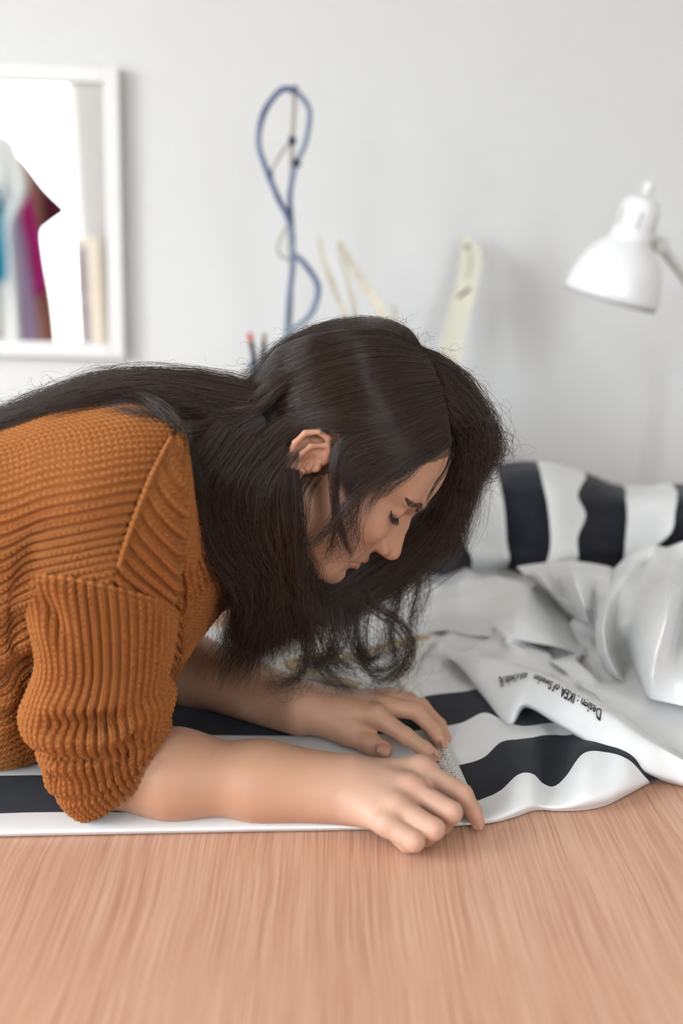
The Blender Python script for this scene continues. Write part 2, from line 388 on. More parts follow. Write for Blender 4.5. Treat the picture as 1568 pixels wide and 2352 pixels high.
j0 = xform(np.array([[0.0, 0, .118]]), LM)[0]; j1 = at(1514, 562, 1.76); j2 = at(1700, 800, 1.80); j3 = np.array([base_p[0], base_p[1], TZ + .06])
M['lamp_arm'] = mat_new('cream_lamp_steel', (0.66, 0.64, 0.58), 0.4)
tube_obj('joint_arm', [j0, j1], .009, M['lamp_arm'], lp, 12)
v, f = tube([j1 + [0, -.014, 0], j1 + [0, .014, 0]], .013, 18); mesh_obj('knuckle', v, f, M['lamp_arm'], lp, False)
for s_ in (-.008, .008):
    tube_obj('upper_arm_rod', [j1 + [0, s_, 0], j2 + [0, s_, 0]], .0065, M['lamp_arm'], lp, 10)
    tube_obj('lower_arm_rod', [j2 + [0, s_, 0], j3 + [0, s_, 0]], .0065, M['lamp_arm'], lp, 10)
v, f = tube([j2 + [0, -.018, 0], j2 + [0, .018, 0]], .014, 18); mesh_obj('elbow_joint', v, f, M['lamp_arm'], lp, False)
v, f = lathe([(0, 0), (.085, 0), (.085, .012), (.07, .018), (.02, .024), (.013, .03), (.013, .06), (0, .06)], 40); mesh_obj('base', v + base_p, f, M['white_plastic'], lp)

# ------------------------------------------------------------------ things standing on a storage box behind the head
BXY = 1.80; bt = at(800, 975, BXY)[2]
M['card'] = mat_new('white_card', (0.74, 0.73, 0.70), 0.7)
bl, br = at(560, 1000, BXY)[0], at(1030, 1000, BXY)[0]
sb = empty('storage_box', ((bl + br) / 2, BXY + .02, TZ), 'white lidded card storage box on the table behind her head', 'storage box')
box('box_body', (bl + .004, BXY - .10, TZ + .0005), (br - .004, BXY + .14, bt - .045), M['card'], sb, .003)
box('box_lid', (bl, BXY - .105, bt - .045), (br, BXY + .145, bt), M['card'], sb, .003)
def put(px, py): return at(px, py, BXY)
# pen jar and pens
jc = put(596, 900); jb = np.array([jc[0], BXY, bt])
jr = empty('pen_jar', tuple(jb), 'clear glass jar holding pens behind her hair', 'jar')
v, f = lathe([(0, 0), (.030, 0), (.033, .004), (.033, .085), (.031, .093), (.032, .098), (.0295, .098), (.0285, .09), (.030, .083), (.030, .007), (0, .006)], 36)
mesh_obj('jar_glass', v + jb, f, M['glass'], jr)
def pen(name, label, top, cols, lean):
    tip = np.array([jb[0] + lean[0], BXY + lean[1], bt + .008]); d = normalize(top - tip); L = np.linalg.norm(top - tip)
    e = empty(name, tuple(tip), label, 'pen')
    zs = [0, .010, .012, L * .72, L * .72 + .001, L - .004, L]; rs = [.0008, .003, .0042, .0042, .0050, .0050, .004]
    bands = ((0, 4, 'barrel', cols[0]), (4, 7, 'cap', cols[1]))
    for a_, b_, nm, c in bands:
        mm = mat_new(name + '_' + nm, c, .35)
        tube_obj(nm, [tip + d * z for z in zs[a_:b_]], rs[a_:b_], mm, e, 14)
    if len(cols) > 2:
        tube_obj('cap_end', [tip + d * (L - .001), tip + d * (L + .014)], [.0048, .0044], mat_new(name + '_end', cols[2], .35), e, 14)
pen('marker_pen', 'black pen with a red end standing in the jar', put(576, 783), [(.02, .02, .02), (.012, .012, .014), (.62, .03, .02)], (.012, -.01))
pen('felt_pen', 'black pen with a tan end standing in the jar', put(606, 783), [(.02, .02, .02), (.014, .014, .014), (.36, .27, .15)], (.0, .014))
pen('blue_pen', 'short blue pen low in the jar behind hair', put(578, 828), [(.02, .10, .30), (.03, .12, .36)], (.016, .012))
# pot with rulers and wooden sticks
pc = put(890, 930); pb = np.array([pc[0], BXY + .02, bt])
v, f = lathe([(0, 0), (.040, 0), (.044, .004), (.050, .10), (.0515, .104), (.047, .104), (.0465, .10), (.041, .006), (0, .006)], 40)
tag(mesh_obj('ruler_pot', v + pb, f, mat_new('white_glazed_pot', (.8, .79, .76), .25)), 'white ceramic pot holding rulers behind her head', 'pot')
M['ply'] = mat_new('pale_birch', (0.66, 0.60, 0.46), .55); n = NT(M['ply'])
n.l(n.ramp(n.noise(n.coords('Object', (60, 60, 5)), 3, 3), [(.35, (.58, .52, .38)), (.7, (.74, .69, .56))]), n.b.inputs['Base Color'])
def stick(label, pts, w, t):
    P = cr([at(*p) for p in pts], 30); T = normalize(np.gradient(P, axis=0)); N = normalize(np.cross(T, [0, 1, 0]))
    ww = np.interp(np.linspace(0, 1, 30), [0, .04, .5, 1], [w * .25, w * .7, w, w * .9])[:, None] / 2; D = np.array([0, t / 2, 0])
    V = np.concatenate([P + N * ww - D, P - N * ww - D, P - N * ww + D, P + N * ww + D]); F = []
    for i in range(29):
        for a_ in range(4):
            b_ = (a_ + 1) % 4; F.append((a_ * 30 + i, b_ * 30 + i, b_ * 30 + i + 1, a_ * 30 + i + 1))
    F += [(0, 30, 60, 90), (29, 119, 89, 59)]
    tag(mesh_obj('wooden_stick', V, F, M['ply'], smooth=False), label, 'stick', 'pale sticks in the ruler pot')
stick('leftmost curved thin pale stick leaning out of the pot', [(733, 540, 1.90), (741, 590, 1.89), (762, 650, 1.87), (806, 762, 1.85), (876, 955, 1.815)], .011, .003)
stick('middle thin pale straight stick leaning out of the pot', [(776, 556, 1.89), (797, 640, 1.87), (824, 752, 1.87), (888, 955, 1.83)], .009, .003)
stick('wider pale stick leaning left out of the pot', [(778, 552, 1.88), (826, 640, 1.86), (884, 740, 1.83), (908, 955, 1.82)], .016, .003)
stick('short pale stick tip just above her crown', [(905, 700, 1.86), (906, 760, 1.86), (900, 955, 1.845)], .008, .003)
# hip-curve ruler
Lp = [(1060, 538), (1057, 590), (1051, 629), (1034, 700), (1016, 772), (994, 856), (980, 912), (966, 968)]
Rp = [(1072, 538), (1099, 566), (1105, 601), (1096, 655), (1083, 711), (1066, 780), (1046, 868), (1020, 968)]
yy = np.linspace(2.07, 1.88, 8)
Lw = cr([at(p[0], p[1], y) for p, y in zip(Lp, yy)], 40); Rw = cr([at(p[0], p[1], y) for p, y in zip(Rp, yy)], 40)
ru = empty('curved_ruler', tuple(Lw[-1]), 'cream curved tailor ruler with dark marks leaning against the wall', 'ruler')
D = np.array([0, .0015, 0]); V = np.concatenate([Lw - D, Rw - D, Rw + D, Lw + D]); F = []
for i in range(39):
    for a_ in range(4):
        b_ = (a_ + 1) % 4; F.append((a_ * 40 + i, a_ * 40 + i + 1, b_ * 40 + i + 1, b_ * 40 + i))
F += [(0, 40, 80, 120), (39, 159, 119, 79)]
M['ruler'] = mat_new('cream_ruler', (0.70, 0.67, 0.54), .45)
mesh_obj('blade', V, F, M['ruler'], ru, False)
M['ink'] = mat_new('black_ink', (0.012, 0.012, 0.014), .7)
def on_ruler(t, w): 
    i = t * 39; k = int(min(i, 38)); fr = i - k
    return (Lw[k] * (1 - fr) + Lw[k+1] * fr) * (1 - w) + (Rw[k] * (1 - fr) + Rw[k+1] * fr) * w - np.array([0, .0021, 0])
def patch(name, t0, t1, w0, w1, mat, parent):
    return mesh_obj(name, [on_ruler(t0, w0), on_ruler(t0, w1), on_ruler(t1, w1), on_ruler(t1, w0)], [(0, 3, 2, 1)], mat, parent, False)
for (t, w) in ((.085, .42), (.405, .48)):
    patch('printed_mark', t, t + .022, w - .22, w + .24, M['ink'], ru)
M['grey_ink'] = mat_new('faded_grey_ink', (0.33, 0.32, 0.27), .7)
for k in range(16):
    patch('tick', .13 + k * .014, .136 + k * .014, .40, .60 if k % 2 else .66, M['grey_ink'], ru)
for k in range(34):
    patch('edge_tick', .12 + k * .016, .1225 + k * .016, .02, .10, M['grey_ink'], ru)
# flexible tube bent into a loop, with a thin twig tied to it
tl = empty('flexible_curve', (put(657, 900)[0], BXY + .03, bt), 'blue grey flexible curve bent into a tall loop beside the mirror', 'flexible curve')
def Pth(l, y0=1.80, y1=1.80): 
    return cr([at(x, y, yy_) for (x, y), yy_ in zip(l, np.linspace(y0, y1, len(l)))], 140)
loopA = [(676, 204), (642, 209), (606, 258), (593, 323), (608, 380), (638, 454), (659, 495), (671, 540), (673, 580), (695, 601), (724, 642), (730, 674), (712, 723), (679, 752), (657, 775), (650, 860), (648, 965)]
loopB = [(676, 204), (704, 238), (711, 270), (700, 331), (681, 372), (669, 421), (665, 462), (669, 507), (672, 568), (673, 609), (665, 670), (659, 731), (657, 775), (660, 860), (662, 965)]
M['tube'] = mat_new('grey_blue_rubber', (0.2, .25, .33), .45); n = NT(M['tube'])
n.l(n.ramp(n.noise(n.coords('Object'), 9, 2), [(.42, (.24, .30, .36)), (.55, (.13, .17, .30)), (.68, (.035, .045, .15))]), n.b.inputs['Base Color'])
tube_obj('left_strand', Pth(loopA), .0052, M['tube'], tl, 12)
tube_obj('right_strand', Pth(loopB, 1.80, 1.815), .0046, M['tube'], tl, 12)
M['twig'] = mat_new('pale_twig', (.40, .36, .28), .7)
tube_obj('twig', Pth([(677, 206), (674, 262), (671, 323), (668, 420), (664, 520), (668, 600), (668, 700), (662, 800), (655, 965)], 1.805, 1.825), .0036, M['twig'], tl, 8)
tube_obj('side_twig', Pth([(671, 323), (655, 340), (642, 358), (620, 395)], 1.805, 1.80), .0024, M['twig'], tl, 8)
tube_obj('side_twig', Pth([(657, 520), (646, 545), (637, 568), (646, 588), (672, 602)], 1.80, 1.81), .0024, M['twig'], tl, 8)
M['dark_tape'] = mat_new('dark_blue_tape', (.02, .025, .06), .5)
for (x, y) in ((676, 206), (671, 322), (618, 400), (681, 374)):
    p0, p1 = at(x - 1, y - 8, 1.803), at(x + 1, y + 9, 1.803); tube_obj('binding', [p0, p1], .0066, M['dark_tape'], tl, 12)
# ------------------------------------------------------------------ striped cotton fabric
M['fabric'] = mat_new('striped_cotton', (.8, .8, .8), .85, spec=.15); n = NT(M['fabric'])
att_n = n.t.nodes.new('ShaderNodeAttribute'); att_n.attribute_name = 'stripe'
sv = n.math('ADD', att_n.outputs['Fac'], n.math('MULTIPLY', n.math('SUBTRACT', n.noise(n.coords('Object'), 500, 1), .5), .012))
odd = n.math('GREATER_THAN', n.math('FRACT', n.math('MULTIPLY', n.math('ADD', sv, 40.0), .5)), .5)
wv = n.noise(n.coords('Object'), 40, 1)
n.l(n.mix(odd, n.ramp(wv, [(.3, (.87, .865, .84)), (.7, (.90, .90, .885))]), n.ramp(wv, [(.3, (.0075, .0085, .014)), (.7, (.013, .014, .022))])), n.b.inputs['Base Color'])
n.l(n.bump(n.noise(n.coords('Object', (1, .25, 1)), 620, 1), .12, .0008), n.b.inputs['Normal'])
n.b.inputs['Sheen Weight'].default_value = .12
tr = n.t.nodes.new('ShaderNodeBsdfTranslucent'); tr.inputs['Color'].default_value = (.8, .78, .72, 1)
mx = n.t.nodes.new('ShaderNodeMixShader'); n.l(n.math('MULTIPLY', n.math('SUBTRACT', 1.0, odd), .16), mx.inputs[0])
n.l(n.b.outputs[0], mx.inputs[1]); n.l(tr.outputs[0], mx.inputs[2]); n.l(mx.outputs[0], n.t.nodes['Material Output'].inputs['Surface'])

fab = empty('striped_fabric', tuple(att(1250, 1600)), 'crumpled black and white striped cotton fabric spread over the table', 'fabric')
def sheet(name, ctrl, stripe, nu, nv, rough=0.0, seed=0, thick=.0009, floor=True, freq=1.0, sharp=False):
    """cloth from a control net ctrl (rows, cols, 3) in world space and stripe (rows, cols)"""
    C = np.concatenate([np.asarray(ctrl, float), np.asarray(stripe, float)[..., None]], -1)
    if sharp:                                                              # creased cloth: straight facets, lightly rounded
        lin = lambda A_, n_: np.stack([A_[int(min(t, len(A_) - 1.001))] * (1 - (t - int(min(t, len(A_) - 1.001)))) + A_[int(min(t, len(A_) - 1.001)) + 1] * (t - int(min(t, len(A_) - 1.001))) for t in np.linspace(0, len(A_) - 1, n_)])
        C = lin(C, nv); C = np.swapaxes(lin(np.swapaxes(C, 0, 1), nu), 0, 1)
        for _ in range(sharp):
            C[1:-1] = (C[:-2] + 2 * C[1:-1] + C[2:]) / 4; C[:, 1:-1] = (C[:, :-2] + 2 * C[:, 1:-1] + C[:, 2:]) / 4
    else:
        C = cr(C, nv); C = cr(np.swapaxes(C, 0, 1), nu); C = np.swapaxes(C, 0, 1)
    P, S = C[..., :3].copy(), C[..., 3]
    if rough:
        rs = np.random.RandomState(seed); x, y = P[..., 0], P[..., 1]; d = np.zeros_like(x)
        for k in range(22):                                               # crossing sharp creases
            a_ = rs.uniform(0, math.pi); fq = rs.uniform(9, 46) * freq; ph = rs.uniform(0, 6.28); am = rs.uniform(.3, 1) ** 1.5 * 14 / (fq / freq + 5)
            w = x * math.cos(a_) + y * math.sin(a_); q2 = -x * math.sin(a_) + y * math.cos(a_)
            w = w + .025 * np.sin(13 * freq * q2 + ph * 2)
            am = am * (.5 + .5 * np.sin(q2 * rs.uniform(8, 22) * freq + ph * 3)) * 1.6
            tri = np.abs(((w * fq / math.pi + ph) % 1) * 2 - 1)
            d += am * (tri ** 1.3)
        d = d / 5.0
        P[..., 2] += rough * (d - d.mean())
    if floor: P[..., 2] = np.maximum(P[..., 2], TZ + .0016)
    o = mesh_obj(name, P.reshape(-1, 3), grid_faces(nv, nu), M['fabric'], fab)
    at_ = o.data.attributes.new('stripe', 'FLOAT', 'POINT'); at_.data.foreach_set('value', S.astype(np.float32).ravel())
    m = o.modifiers.new('thickness', 'SOLIDIFY'); m.thickness = thick; m.offset = 0
    return o, P
cols = [ # px : front edge (py), then (py, h) for stripe boundaries 1..4 and two rows behind
 (-560, 1932, (1880, .008), (1790, .007), (1700, .006), (1622, .006), (1550, .006), (1440, .006)),
 (-200, 1926, (1876, .008), (1786, .007), (1697, .006), (1622, .006), (1550, .006), (1440, .006)),
 (100, 1920, (1867, .009), (1782, .007), (1694, .006), (1620, .006), (1550, .006), (1440, .006)),
 (400, 1914, (1867, .009), (1780, .006), (1690, .006), (1616, .006), (1550, .006), (1440, .006)),
 (700, 1909, (1866, .008), (1780, .005), (1692, .005), (1624, .006), (1550, .006), (1440, .006)),
 (900, 1905, (1862, .006), (1774, .004), (1685, .004), (1613, .006), (1545, .006), (1440, .006)),
 (1000, 1901, (1857, .005), (1766, .004), (1672, .005), (1596, .008), (1530, .01), (1440, .01)),
 (1060, 1897, (1850, .004), (1757, .004), (1661, .008), (1590, .010), (1520, .012), (1440, .012)),
 (1110, 1893, (1835, .006), (1741, .009), (1638, .015), (1584, .015), (1512, .012), (1440, .012)),
 (1150, 1886, (1816, .010), (1706, .016), (1652, .014), (1596, .014), (1512, .012), (1440, .012)),
 (1190, 1874, (1780, .020), (1699, .020), (1668, .014), (1604, .014), (1512, .012), (1440, .012)),
 (1222, 1863, (1778, .021), (1695, .021), (1668, .014), (1604, .014), (1515, .012), (1440, .012)),
 (1246, 1861, (1800, .009), (1690, .016), (1664, .014), (1604, .014), (1515, .012), (1440, .012)),
 (1272, 1863, (1807, .008), (1689, .012), (1662, .013), (1604, .014), (1515, .012), (1440, .012)),
 (1300, 1863, (1784, .015), (1690, .016), (1662, .015), (1604, .014), (1520, .012), (1440, .012)),
 (1340, 1860, (1732, .034), (1686, .028), (1660, .020), (1604, .014), (1520, .012), (1440, .012)),
 (1390, 1849, (1729, .036), (1698, .034), (1668, .024), (1610, .016), (1530, .012), (1440, .012)),
 (1445, 1822, (1748, .034), (1722, .032), (1690, .024), (1630, .016), (1540, .012), (1440, .012)),
 (1500, 1794, (1772, .012), (1752, .014), (1715, .012), (1650, .010), (1550, .010), (1440, .010)),
 (1540, 1795, (1784, .005), (1768, .006), (1735, .006), (1670, .006), (1560, .006), (1440, .006))]
rows = [[] for _ in range(9)]
for c in cols:
    px, fy = c[0], c[1]; r1 = c[2]
    k = np.clip((px - 1300) / 150, 0, 1)
    rows[0].append(np.append(att(px, fy - 2, .0012), .05)); rows[1].append(np.append(att(px, fy - 1 - 3.0 * (1 - k), .0035), .10))
    rows[2].append(np.append(att(px, fy - (fy - r1[0]) * .22 - 2, .0035 + .5 * r1[1]), .22))
    for j in range(6):
        py, h = c[2 + j]; rows[3 + j].append(np.append(att(px, py, h), [1, 2, 3, 4, 4.7, 4.9][j] if px < 1485 else [1.7, 2.15, 2.3, 2.4, 2.6, 2.8][j]))
    if px > 1485:
        for r_, s_ in ((0, 1.1), (1, 1.15), (2, 1.25)): rows[r_][-1][3] = s_
A = np.array(rows)
sheet('spread_panel', A[..., :3], A[..., 3], 420, 150, .0012, 3, .0012)

# turned-over selvedge with the maker's print
UP = [(1020, 1500, .030), (1130, 1517, .048), (1230, 1543, .058), (1310, 1582, .060), (1400, 1632, .054), (1480, 1690, .042), (1568, 1745, .030), (1680, 1800, .018)]
LO = [(1092, 1576, .020), (1164, 1652, .022), (1206, 1612, .040), (1292, 1660, .040), (1398, 1722, .034), (1480, 1764, .024), (1568, 1796, .010), (1690, 1840, .003)]
U = np.array([att(*p) for p in UP]); L = np.array([att(*p) for p in LO])
MID = (U + L) / 2 + np.array([0, 0, 1])[None] * np.array([.004, .006, .010, .013, .012, .010, .007, .004])[:, None]
under_u = U + np.array([[.012, .035, -.014]]); under_l = L + np.array([[.004, .012, -.012]])
B = np.stack([under_u, U, MID, L, under_l])
selv, SB = sheet('turned_selvedge', B, np.zeros(B.shape[:2]) + .4, 220, 90, .0008, 7, .0010)
def surf(t, w):
    """t 0..7 along, w 0 upper edge .. 1 lower edge; point and normal on the selvedge"""
    j = (t / 7.0) * 219; i = (1 + 2 * w) / 4.0 * 89
    i0, j0 = int(np.clip(i, 0, 88)), int(np.clip(j, 0, 218)); fi, fj = i - i0, j - j0
    p = SB[i0, j0]*(1-fi)*(1-fj) + SB[i0+1, j0]*fi*(1-fj) + SB[i0, j0+1]*(1-fi)*fj + SB[i0+1, j0+1]*fi*fj
    nn = np.cross(SB[i0+1, j0] - SB[i0, j0], SB[i0, j0+1] - SB[i0, j0]); nn /= np.linalg.norm(nn)
    if nn[2] < 0: nn = -nn
    return p, nn
def text_mesh(body, shear=0.0, bold=0.0):
    c = bpy.data.curves.new('lettering', 'FONT'); c.body = body; c.size = 1.0; c.shear = shear; c.resolution_u = 3; c.offset = bold
    o = bpy.data.objects.new('lettering', c); COL.objects.link(o); dg = bpy.context.evaluated_depsgraph_get(); dg.update()
    me = bpy.data.meshes.new_from_object(o.evaluated_get(dg)); COL.objects.unlink(o); bpy.data.objects.remove(o)
    v = np.zeros(len(me.vertices) * 3); me.vertices.foreach_get('co', v); v = v.reshape(-1, 3)
    F = [tuple(p.vertices) for p in me.polygons]; bpy.data.meshes.remove(me); return v, F
def print_on(name, body, t0, t1, w0, hgt, parent, shear=.0, w1=None):
    v, F = text_mesh(body, shear, .018); W = v[:, 0].max(); out = []
    for x, y, _ in v:
        s = x / W; p, nn = surf(t0 + (t1 - t0) * s, w0 + ((w1 if w1 is not None else w0) - w0) * s + y * hgt)
        out.append(p + nn * .0026)
    return mesh_obj(name, out, F, M['ink'], parent, False)
print_on('printed_lettering', 'Design : IKEA of Sweden', 3.80, 2.10, .44, .31, selv, 0, .38)
print_on('printed_lettering', 'IKEA of Sweden AB', 1.90, 1.04, .36, .24, selv, .25, .40)

# white crumpled heap
def gridpts(l): return np.array([[att(*p) for p in r] for r in l])
heap = gridpts([
 [(840, 1300, .05), (960, 1290, .06), (1080, 1290, .07), (1200, 1300, .075), (1320, 1300, .07), (1450, 1290, .08), (1600, 1280, .08), (1760, 1270, .08)],
 [(840, 1360, .03), (950, 1340, .05), (1070, 1330, .075), (1190, 1340, .07), (1290, 1390, .035), (1400, 1360, .07), (1600, 1350, .08), (1760, 1340, .08)],
 [(830, 1420, .012), (940, 1400, .03), (1060, 1400, .05), (1180, 1400, .055), (1290, 1425, .025), (1380, 1430, .05), (1600, 1430, .07), (1760, 1420, .08)],
 [(830, 1480, .006), (940, 1470, .012), (1050, 1455, .025), (1180, 1460, .045), (1280, 1470, .035), (1400, 1500, .04), (1600, 1500, .05), (1760, 1500, .06)],
 [(830, 1530, .006), (940, 1520, .008), (1050, 1508, .018), (1180, 1500, .035), (1290, 1530, .040), (1420, 1560, .030), (1600, 1580, .04), (1760, 1580, .05)],
 [(830, 1570, .006), (940, 1560, .007), (1050, 1545, .012), (1190, 1548, .025), (1310, 1590, .030), (1440, 1620, .030), (1600, 1660, .03), (1760, 1660, .03)],
 [(830, 1590, .004), (950, 1580, .004), (1060, 1575, .006), (1200, 1590, .012), (1330, 1630, .018), (1480, 1712, .012), (1600, 1780, .007), (1760, 1820, .004)]])
hn = np.swapaxes(cr(np.swapaxes(cr(heap, 15), 0, 1), 24), 0, 1); jr_ = np.random.RandomState(8)
fall = np.interp(np.arange(15), [0, 2, 8, 10, 14], [.6, 1, .8, .3, .1])[:, None] * np.interp(np.arange(24), [0, 4, 7, 23], [.2, .45, 1, 1])[None]
hn[..., 2] += jr_.normal(size=hn.shape[:2]) * .0125 * fall; hn[..., 0] += jr_.normal(size=hn.shape[:2]) * .010; hn[..., 1] += jr_.normal(size=hn.shape[:2]) * .010 * fall
sheet('crumpled_heap', hn, np.zeros(hn.shape[:2]) + .5, 340, 220, .012, 11, .0010, freq=1.15, sharp=16)
tent = gridpts([
 [(1398, 1318, .10), (1425, 1292, .125), (1450, 1270, .14), (1500, 1256, .15), (1530, 1262, .135), (1568, 1246, .155), (1640, 1240, .15), (1780, 1238, .15)],
 [(1385, 1352, .105), (1402, 1345, .12), (1440, 1318, .135), (1478, 1300, .125), (1528, 1308, .145), (1575, 1300, .13), (1640, 1300, .15), (1780, 1300, .14)],
 [(1374, 1398, .10), (1392, 1392, .115), (1420, 1376, .11), (1468, 1352, .125), (1540, 1366, .155), (1580, 1350, .12), (1640, 1360, .14), (1780, 1370, .13)],
 [(1368, 1445, .085), (1384, 1448, .10), (1408, 1440, .085), (1450, 1420, .10), (1530, 1428, .145), (1560, 1420, .11), (1640, 1420, .13), (1780, 1430, .12)],
 [(1370, 1495, .058), (1392, 1500, .075), (1412, 1494, .055), (1440, 1480, .060), (1508, 1494, .120), (1545, 1490, .09), (1640, 1490, .11), (1780, 1500, .10)],
 [(1392, 1545, .030), (1418, 1552, .045), (1432, 1540, .030), (1452, 1530, .035), (1494, 1555, .085), (1540, 1560, .07), (1640, 1560, .08), (1780, 1570, .08)],
 [(1440, 1578, .012), (1456, 1584, .02), (1464, 1580, .012), (1474, 1582, .014), (1490, 1606, .050), (1560, 1622, .045), (1640, 1640, .05), (1780, 1650, .05)]])
sheet('standing_fold', tent, np.zeros(tent.shape[:2]) + .5, 190, 160, .008, 5, .0010, freq=1.3, sharp=14)
fold2 = gridpts([
 [(1186, 1302, .095), (1225, 1296, .11), (1262, 1292, .105), (1310, 1288, .12), (1360, 1294, .11), (1400, 1302, .115), (1428, 1322, .10)],
 [(1202, 1320, .095), (1240, 1318, .11), (1275, 1330, .10), (1318, 1318, .13), (1362, 1322, .115), (1400, 1330, .125), (1424, 1345, .105)],
 [(1226, 1338, .08), (1262, 1350, .10), (1296, 1356, .09), (1330, 1360, .12), (1362, 1362, .10), (1392, 1372, .115), (1410, 1378, .095)],
 [(1250, 1358, .06), (1284, 1378, .08), (1312, 1388, .075), (1340, 1396, .10), (1366, 1404, .085), (1386, 1412, .095), (1398, 1414, .075)],
 [(1272, 1380, .045), (1304, 1406, .055), (1328, 1420, .05), (1350, 1432, .07), (1366, 1440, .06), (1378, 1448, .065), (1386, 1450, .05)]])
sheet('draped_fold', fold2, np.zeros(fold2.shape[:2]) + .5, 140, 110, .004, 9, .0010, freq=1.5, sharp=10)
fold3 = gridpts([
 [(985, 1352, .055), (1060, 1330, .085), (1140, 1322, .080), (1215, 1345, .085), (1262, 1382, .060), (1300, 1420, .040)],
 [(975, 1385, .050), (1050, 1375, .070), (1130, 1365, .075), (1200, 1385, .075), (1262, 1418, .055), (1308, 1448, .038)],
 [(960, 1420, .035), (1040, 1412, .050), (1110, 1420, .055), (1190, 1432, .060), (1262, 1452, .050), (1330, 1478, .035)],
 [(940, 1452, .014), (1020, 1450, .026), (1100, 1462, .034), (1190, 1474, .044), (1280, 1488, .042), (1360, 1510, .030)]])
sheet('draped_fold', fold3, np.zeros(fold3.shape[:2]) + .5, 160, 90, .010, 15, .0010, freq=1.3, sharp=14)

# heaped striped roll at the back: stripes run up and over
sval = [.2, 1, 2, 3, 4, 5, 6, 7, 8, 9]
bot = [(920, 1275), (985, 1268), (1083, 1290), (1170, 1290), (1250, 1302), (1326, 1288), (1428, 1284), (1468, 1280), (1600, 1262), (1760, 1250)]
m1 = [(915, 1225), (985, 1230), (1050, 1222), (1164, 1250), (1264, 1250), (1326, 1236), (1436, 1235), (1538, 1226), (1640, 1215), (1780, 1205)]
m2 = [(910, 1165), (980, 1165), (1040, 1165), (1158, 1172), (1258, 1168), (1344, 1184), (1440, 1184), (1550, 1175), (1650, 1170), (1790, 1165)]
m3 = [(910, 1115), (975, 1112), (1036, 1112), (1148, 1118), (1247, 1115), (1326, 1136), (1437, 1142), (1555, 1140), (1655, 1140), (1800, 1140)]
tp = [(910, 1088), (975, 1082), (1032, 1080), (1139, 1080), (1237, 1074), (1345, 1098), (1436, 1124), (1552, 1122), (1655, 1126), (1800, 1128)]
Yr = [1.40, 1.415, 1.45, 1.49, 1.56]
rws = [[at(x, y, yv + .03 * math.sin(x / 43.0)) for x, y in r] for r, yv in zip((bot, m1, m2, m3, tp), Yr)]
back1 = [p + np.array([.01, .07, -.015]) for p in rws[-1]]; back2 = [np.array([p[0] + .01, min(p[1] + .10, 2.0), TZ + .05]) for p in rws[-1]]
under = [np.array([p[0], p[1] + .07, p[2] - .05]) for p in rws[0]]
D_ = np.array([under] + rws + [back1, back2])
sheet('striped_roll', D_, np.tile(np.array(sval), (8, 1)), 320, 120, .012, 21, .0012)

# ------------------------------------------------------------------ tape measure
M['tape'] = mat_new('white_tape', (.72, .70, .64), .5); M['tape_back'] = mat_new('tan_tape', (.46, .34, .17), .55)
tm = empty('measuring_tape', tuple(att(1030, 1750, .006)), 'soft white and tan measuring tape under her fingers', 'measuring tape')
def ribbon(name, pts, w, mat, n=120, z=None):
    P = cr([att(*p) for p in pts], n); T = normalize(np.gradient(P, axis=0)); N = normalize(np.cross(T, [0, 0, 1.0]))
    o = mesh_obj(name, np.stack([P - N * w / 2, P + N * w / 2], 1).reshape(-1, 3), grid_faces(n, 2), mat, tm)
    m = o.modifiers.new('thickness', 'SOLIDIFY'); m.thickness = .0007; m.offset = 0
    return P, T, N, o
TP, TT, TN, face = ribbon('tape_face', [(1092, 1893, .0085), (1062, 1826, .0085), (1030, 1752, .0075), (1004, 1695, .008), (976, 1638, .011), (950, 1592, .013), (932, 1562, .014), (945, 1515, .017), (972, 1480, .020)], .0185, M['tape'])
ribbon('tape_back', [(985, 1462, .024), (925, 1472, .020), (846, 1496, .016), (770, 1512, .014), (705, 1512, .018), (668, 1522, .022), (690, 1540, .018), (745, 1554, .014), (826, 1575, .013)], .0185, M['tape_back'], 140)
seg = np.concatenate([[0], np.cumsum(np.linalg.norm(np.diff(TP, axis=0), axis=1))])
def tpt(d): return np.array([np.interp(d, seg, TP[:, i]) for i in range(3)]), normalize(np.array([np.interp(d, seg, TT[:, i]) for i in range(3)])), normalize(np.array([np.interp(d, seg, TN[:, i]) for i in range(3)]))
for k in range(1, 30):
    d = k * .01
    p, t, nn = tpt(d)
    if d > .27: break
    v, F = text_mesh(str(k)); v[:, 0] -= v[:, 0].max() / 2; s_ = .0058
    up = np.array([0, 0, .0008])
    mesh_obj('number', p + up + np.outer(-v[:, 0], nn) * s_ + np.outer(v[:, 1], t) * s_ - t * .002, F, M['ink'], face, False)
    for half in (0, .5):
        p2, t2, n2 = tpt(d + half * .01 + .005); w0, w1 = (-.0092, .0092) if half == 0 else (.004, .0092)
        for (a_, b_) in (((w0, w1),) if half == 0 else ((.0055, .0092), (-.0092, -.0055))):
            mesh_obj('tick', [p2 + n2 * a_ - t2 * .0002 + up, p2 + n2 * b_ - t2 * .0002 + up, p2 + n2 * b_ + t2 * .0002 + up, p2 + n2 * a_ + t2 * .0002 + up], [(0, 1, 2, 3)], M['ink'], face, False)
